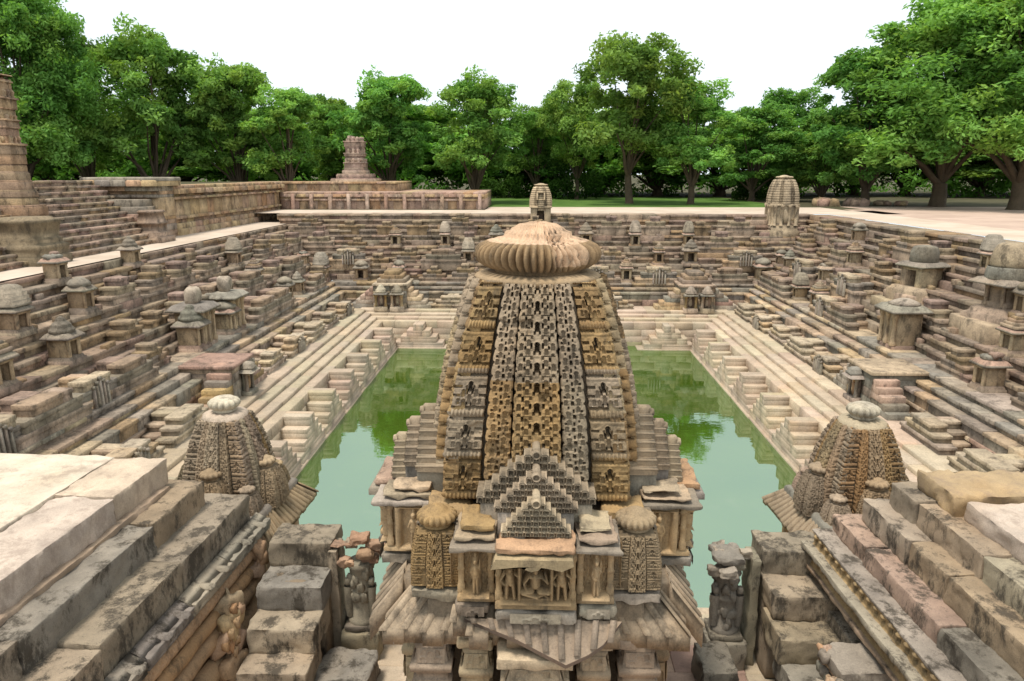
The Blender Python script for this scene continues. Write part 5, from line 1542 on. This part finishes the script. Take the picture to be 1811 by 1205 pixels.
for (x0, x1, y0, y1, z1, lab) in ((-3.5, -2.55, 8.6, 10.3, 2.35, 'low worn block on the floor below the left carved pillar'), (2.7, 3.3, 9.75, 10.6, 2.42, 'low worn block at the foot of the right carved pillar'),
                                  (2.75, 3.72, 7.4, 9.7, 2.36, 'long low block on the floor along the right stair block'), (2.55, 3.0, 11.55, 12.6, 2.15, 'pale kerb stone at the water edge right of the tower'),
                                  (2.05, 2.45, 10.9, 11.6, 2.5, 'reddish squared block beside the tower base near the water')):
    mb = MB(); mb.rough_box(x0, x1, y0, y1, 1.8, z1, (0.30, 0.13, 0.09) if 'reddish' in lab else pick(GREY + DKST if 'pale' not in lab else PINK), .08, .016, .06)
    tag(mb.build('stone_block', M['block']), lab, 'stone')
mb = MB(); mb.rock(2.16, 11.05, 2.53, .12, .09, .05, (0.62, 0.62, 0.03), 12, 8, .25)
m = ground_mat('yellow_cloth', (0.55, 0.55, 0.03), (0.7, 0.68, 0.06), 8.0)
tag(mb.build('yellow_scrap', m), 'small bright yellow scrap lying on the reddish block', 'scrap')

# ------------------------------------------------------------------ larger shrines and ruins round the rim
random.seed(43)
def ruin_tower(x, y, z, w, h, label, pal, seed, sh=.42, fh=.36, flare=True, top='broken', name='ruined_pillar', cat='pillar', grp=None):
    random.seed(seed)
    root = empty(name, (x, y, z))
    mb = MB(); zz = 0.0; k = 0
    hw = w / 2
    while zz < h * fh:         # spreading stepped foot
        t = zz / (h * fh)
        a = hw * (sh + (1 - sh) * (1 - t) ** 1.7) * random.uniform(.93, 1.05); b = random.uniform(.24, .44)
        mb.box(-a, a, -a, a, zz, zz + b * .8, pick(pal), .02, .012); mb.box(-a * .97, a * .97, -a * .97, a * .97, zz + b * .78, zz + b, pick(pal), .02, .012)
        zz += b
    mb.build('foot', M['terrace'], root)
    mb = MB(); c = pick(pal)
    n = 0
    while zz < h:
        b = random.uniform(.18, .42)
        a = hw * sh * (1.12 - .26 * (zz / h)) * random.uniform(.94, 1.06) * (1.08 if n % 3 == 0 else .98)
        mb.box(-a, a, -a, a, zz - .01, min(zz + b, h), pick(pal), .02, .015)
        if n % 3 == 1:
            for s in (-.5, 0, .5):
                mb.prof(s * a * 1.2, -a, [(a * .17, zz), (a * .13, zz + b * .3), (a * .17, zz + b * .7), (a * .1, zz + b)], pick(pal)); mb.rock(s * a * 1.2 + a * .2, -a, zz + b * .5, a * .1, a * .12, b * .35, pick(pal), 8, 6)
                mb.prof(a, s * a * 1.2, [(a * .17, zz), (a * .13, zz + b * .3), (a * .17, zz + b * .7), (a * .1, zz + b)], pick(pal))
        else: mb.box(-a * 1.08, a * 1.08, -a * 1.08, a * 1.08, zz + b * .8, zz + b, pick(pal), .02, .01)
        zz += b; n += 1
    a *= .9
    for s, q in ((-.5, .25), (.45, .12)): mb.rough_box(s * a - a * .42, s * a + a * .42, -a, a, h - .05, h + q, pick(pal), .1, .02, .05)
    mb.build('shaft', M['terrace'], root)
    return tag(root, label, cat, grp)
YG = 29.5
p0, p1, p2, p3 = at_y(19, 200, YG), at_y(66, 345, YG), at_y(10, 140, YG), at_y(30, 395, YG)
HW = 1.5
ruin_tower(p1.x - HW, YG, p3.z, HW * 2, p2.z - p3.z, 'tall carved ruined gateway pillar at the left edge on the wide stair', [(0.44, 0.30, 0.20), (0.42, 0.28, 0.20), (0.40, 0.29, 0.21), (0.46, 0.33, 0.22)], 3, sh=(p0.x - p1.x + HW) / HW * 1.02, fh=.46).scale = (1, .45, 1)
p = at_y(631, 322, 63.0)
ruin_tower(p.x, 63.0, 9.3, 3.6, 3.7, 'far ruined pillar with spreading foot on the pale yellow plinth', [(0.44, 0.33, 0.27), (0.40, 0.29, 0.24), (0.46, 0.35, 0.28)], 5)
mb = MB()
mb.prof(0, 0, [(1.0, 0), (1.0, .35), (.9, .4), (.96, .62), (.96, .78), (.8, .86), (.84, 1.0), (.74, 1.08), (.78, 1.36), (.82, 1.62), (.86, 1.72), (.7, 1.78), (.6, 1.86)], (0.24, 0.19, 0.13), 1.0, .02)
tag(mb.build('stone_pedestal', M['terrace'], None, (-19.85, 27.2, 6.6)), 'dark moulded pedestal on the walkway at the left edge', 'pedestal')
mb = MB()
mb.prof(0, 0, [(.75, 0), (.75, .3), (.62, .36), (.66, .55), (.5, .62), (.5, .95), (.58, 1.0), (.5, 1.08), (.42, 1.5), (.5, 1.56), (.44, 1.66)], (0.36, 0.27, 0.21), 1.0, .02)
tag(mb.build('stone_pedestal', M['terrace'], None, (-19.8, 36.3, 6.6)), 'small broken pedestal where the wide stair meets the streaked pier', 'pedestal')

def rim_shrine(x, y, z, w, h, label, col, door, rz=0, grp=None):
    root = empty('rim_shrine', (x, y, z), rz)
    hw = w / 2
    mb = MB()
    mb.prof(0, 0, [(hw * 1.12, -.3), (hw * 1.12, .12), (hw * 1.0, .2), (hw * 1.04, .32), (hw * .96, .36), (hw * .96, .5)], col, jit=.01)
    mb.build('plinth', M['terrace'], root)
    mb = MB()
    b = h * .48
    if door:
        t = hw * .34
        for s in (-1, 1): mb.box(*sorted((s * hw * .94, s * t)), -hw * .94, hw * .94, .48, b, col, .02, .008)
        mb.box(-t, t, hw * .2, hw * .9, .48, b, tuple(np.array(col) * .8), .02, .008); mb.box(-t, t, -hw * .94, hw * .9, .48, .62, col, .02, .008)
        mb.box(-t, t, -hw * .93, hw * .9, b * .86, b, col, .01, .004)
    else:
        mb.box(-hw * .92, hw * .92, -hw * .92, hw * .92, .48, b, col, .02, .008)
        for k in range(4):
            q = MB()
            for s in (-.82, -.3, .3, .82): q.prof(s * hw, -hw * .93, [(.07 * w, .5), (.05 * w, .6), (.05 * w, b - .15), (.075 * w, b)], tuple(np.array(col) * random.uniform(.95, 1.1)))
            q.rock(0, -hw * .92, .5 + (b - .5) * .45, .1 * w, .06 * w, (b - .5) * .34, tuple(np.array(col) * 1.05), 10, 8)
            q.xform(Matrix.Rotation(k * PI / 2, 4, 'Z')); mb.add(np.vstack(q.v), np.vstack([f for f in q.f if f.shape[1] == 4]), np.vstack([t_ for f, t_ in zip(q.f, q.t) if f.shape[1] == 4]))
    mb.box(-hw * 1.04, hw * 1.04, -hw * 1.04, hw * 1.04, b - .02, b + .1, tuple(np.array(col) * 1.05), .03, .01)
    mb.build('cell', M['terrace'], root)
    mb = MB()
    n = 10
    for k in range(n):
        v0, v1 = k / n, (k + 1) / n
        a0, a1 = hw * (.99 - .36 * v0 ** 2.6), hw * (.99 - .36 * v1 ** 2.6)
        z0, z1 = b + .1 + (h * .93 - b - .1) * v0, b + .1 + (h * .93 - b - .1) * v1
        for w_, p_ in ((1, .9), (.62, 1.0), (.3, 1.07)):
            mb.frustum(0, 0, z0, z1 - .03, a0 * w_, a0 * p_, a1 * w_, a1 * p_, tuple(np.array(col) * random.uniform(.92, 1.06))); mb.frustum(0, 0, z0, z1 - .03, a0 * p_, a0 * w_, a1 * p_, a1 * w_, tuple(np.array(col) * random.uniform(.92, 1.06)))
        mb.frustum(0, 0, z1 - .032, z1, a1 * .88, a1 * .88, a1 * .88, a1 * .88, tuple(np.array(col) * .9))
    if door:
        q = MB(); q.box(-.13 * w, .13 * w, -hw * 1.1, -hw * .9, b + .5, b + .56, col, .01, .003)
        for s in (-1, 1): q.box(*sorted((s * .13 * w, s * .2 * w)), -hw * 1.12, -hw * .8, b + .5, b + 1.0, tuple(np.array(col) * 1.1), .01, .003)
        q.box(-.2 * w, .2 * w, -hw * 1.12, -hw * .8, b + 1.0, b + 1.1, tuple(np.array(col) * 1.1), .01, .003)
        mb.add(np.vstack(q.v), np.vstack(q.f), np.vstack(q.t))
    mb.build('spire', M['terrace'], root)
    mb = MB()
    amalaka(mb, 0, 0, h * .95, hw * .6, h * .05, 16, tuple(np.array(col) * 1.08), n=64)
    mb.build('ribbed_crown', M['terrace'], root, smooth=True)
    return tag(root, label, 'shrine', grp)
p = at_y(1380, 400, 50.0)
rim_shrine(p.x, 50.0, 6.15, 1.75, 3.85, 'tall curved shrine standing on the right far corner of the bank', (0.44, 0.35, 0.25), False)
p = at_y(956, 400, 50.3)
rim_shrine(p.x, 50.3, 6.3, 1.5, 3.15, 'small curved shrine with slit opening on the far rim behind the crown', (0.46, 0.36, 0.25), True)
mb = MB()
for k in range(6): mb.box(p.x - 1.6 + .0 * k, p.x + 1.6, 49.2, 51.2, 4.4 + .32 * k, 4.4 + .32 * (k + 1), pick(MIXED), .04, .03)
for k in range(6): mb.box(15.3, 19.6, 48.5 + .12 * k, 51.3, 4.3 + .31 * k, 4.3 + .31 * (k + 1), pick(MIXED), .04, .03)
tag(mb.build('stone_base', M['terrace']), kind='structure')
# the two larger shrines on the right bank
def bank_shrine(x, y, z, sc, label, kind):
    root = empty('bank_shrine', (x, y, z), -PI / 2 + .25, sc)
    c = pick(BEIGE)
    mb = MB(); mb.prof(0, 0, [(.8, -.5), (.8, .1), (.66, .18), (.62, .3), (.52, .36)] if kind == 'tall' else [(.9, -.5), (.9, .1), (.82, .16), (.74, .26)], pick(PINK + BEIGE), jit=.015); mb.build('plinth', M['terrace'], root)
    mb = MB()
    if kind == 'tall':
        mb.prof(0, 0, [(.42, .3), (.42, .5), (.34, .55), (.36, .9), (.34, .98), (.46, 1.06), (.46, 1.12)], c, jit=.01)
        for s in (-.3, .3): mb.prof(s, -.38, [(.06, .4), (.05, .5), (.05, .95), (.07, 1.06)], c)
    else:
        for s in (-1, 1): mb.box(*sorted((s * .55, s * .26)), -.55, .5, .24, .98, pick(BEIGE), .02, .01)
        mb.box(-.3, .3, .3, .5, .24, .98, c, .02, .01); mb.box(-.56, .56, -.54, .5, .94, 1.1, c, .02, .008)
    mb.build('cell', M['terrace'], root)
    mb = MB(); mb.frustum(0, 0, 1.08, 1.14, .74, .74, .74, .74, pick(GREY), bottom=True); mb.frustum(0, 0, 1.14, 1.28, .74, .74, .56, .56, pick(GREY)); mb.build('eave', M['terrace'], root)
    mb = MB()
    if kind == 'tall':
        mb.lathe(0, 0, [(.62, 1.26), (.64, 1.36), (.6, 1.6), (.58, 1.64)], 32, pick(GREY), 16, .12, False)
        mb.lathe(0, 0, [(.52, 1.64), (.55, 1.72), (.53, 1.95), (.48, 2.15), (.40, 2.3), (.3, 2.36), (.02, 2.38)], 28, pick(BEIGE), 8, .05)
    else:
        mb.lathe(0, 0, [(.5, 1.26), (.55, 1.34), (.53, 1.7), (.46, 1.86), (.44, 1.9), (.2, 1.96), (.02, 1.97)], 28, pick(GREY), 12, .12)
    mb.build('roof', M['terrace'], root)
    return tag(root, label, 'shrine')
bank_shrine(17.0, 31.5, 5.0, 1.05, 'square shrine with dark doorway and drum roof high on the right bank', 'door')
bank_shrine(17.1, 26.0, 4.95, 1.15, 'tall shrine with rounded two tier tower on the right bank', 'tall')
bank_shrine(18.9, 26.2, 6.4, .95, 'dark ruined shrine at the top of the right bank, cut by the frame edge', 'door')
mb = MB()
for (x0, x1, y0, y1, z0, z1) in ((15.6, 18.5, 30.0, 33.0, 4.2, 4.62), (16.0, 18.5, 30.4, 32.7, 4.6, 4.98), (15.9, 18.6, 24.8, 27.2, 4.2, 4.9), (17.9, 20, 24.6, 27.6, 5.9, 6.38)):
    mb.box(x0, x1, y0, y1, z0, z1, pick(PINK + BEIGE), .05, .02)
tag(mb.build('stone_base', M['terrace']), kind='structure')
# wide pavilion pairs halfway along the sides
def pavilion(side, s, d, z, label, rz=0.0, dome=True):
    root = empty('stone_pavilion', side_pt(side, s, d, z), SIDE_RZ[side] + rz)
    c = (0.46, 0.35, 0.24)
    mb = MB()
    mb.box(-.6, .6, -.62, .5, -.3, .16, pick(PINK), .03, .01)
    mb.box(-.55, .55, -.55, .5, .15, 1.5, c, .02, .008)
    for a in (-.5, 0, .5): mb.prof(a, -.55, [(.1, .16), (.1, .3), (.07, .34), (.07, 1.25), (.1, 1.32), (.12, 1.5)], tuple(np.array(c) * random.uniform(.95, 1.1)))
    mb.build('cell', M['terrace'], root)
    mb = MB(); mb.frustum(0, -.03, 1.5, 1.58, .8, .78, .8, .78, pick(GREY), bottom=True); mb.frustum(0, -.03, 1.58, 1.76, .8, .78, .6, .58, pick(GREY)); mb.build('eave', M['terrace'], root)
    mb = MB()
    if dome: mb.rock(.1, 0, 2.05, .3, .3, .36, (0.42, 0.35, 0.28), 14, 10, .1)
    else: mb.lathe(0, 0, [(.56, 1.74), (.6, 1.82), (.4, 1.92), (.2, 2.0)], 20, pick(GREY))
    mb.build('roof', M['terrace'], root)
    return tag(root, label, 'shrine')
pavilion('L', 27.9, 4.75, 3.2, 'flat roofed stone pavilion with egg shaped finial on the left bank')
pavilion('L', 30.9, 4.75, 3.2, 'second stone pavilion with egg finial further along the left bank', dome=True)
pavilion('R', 28.6, 4.75, 3.2, 'wide eaved pavilion above the pier on the right bank', dome=False)
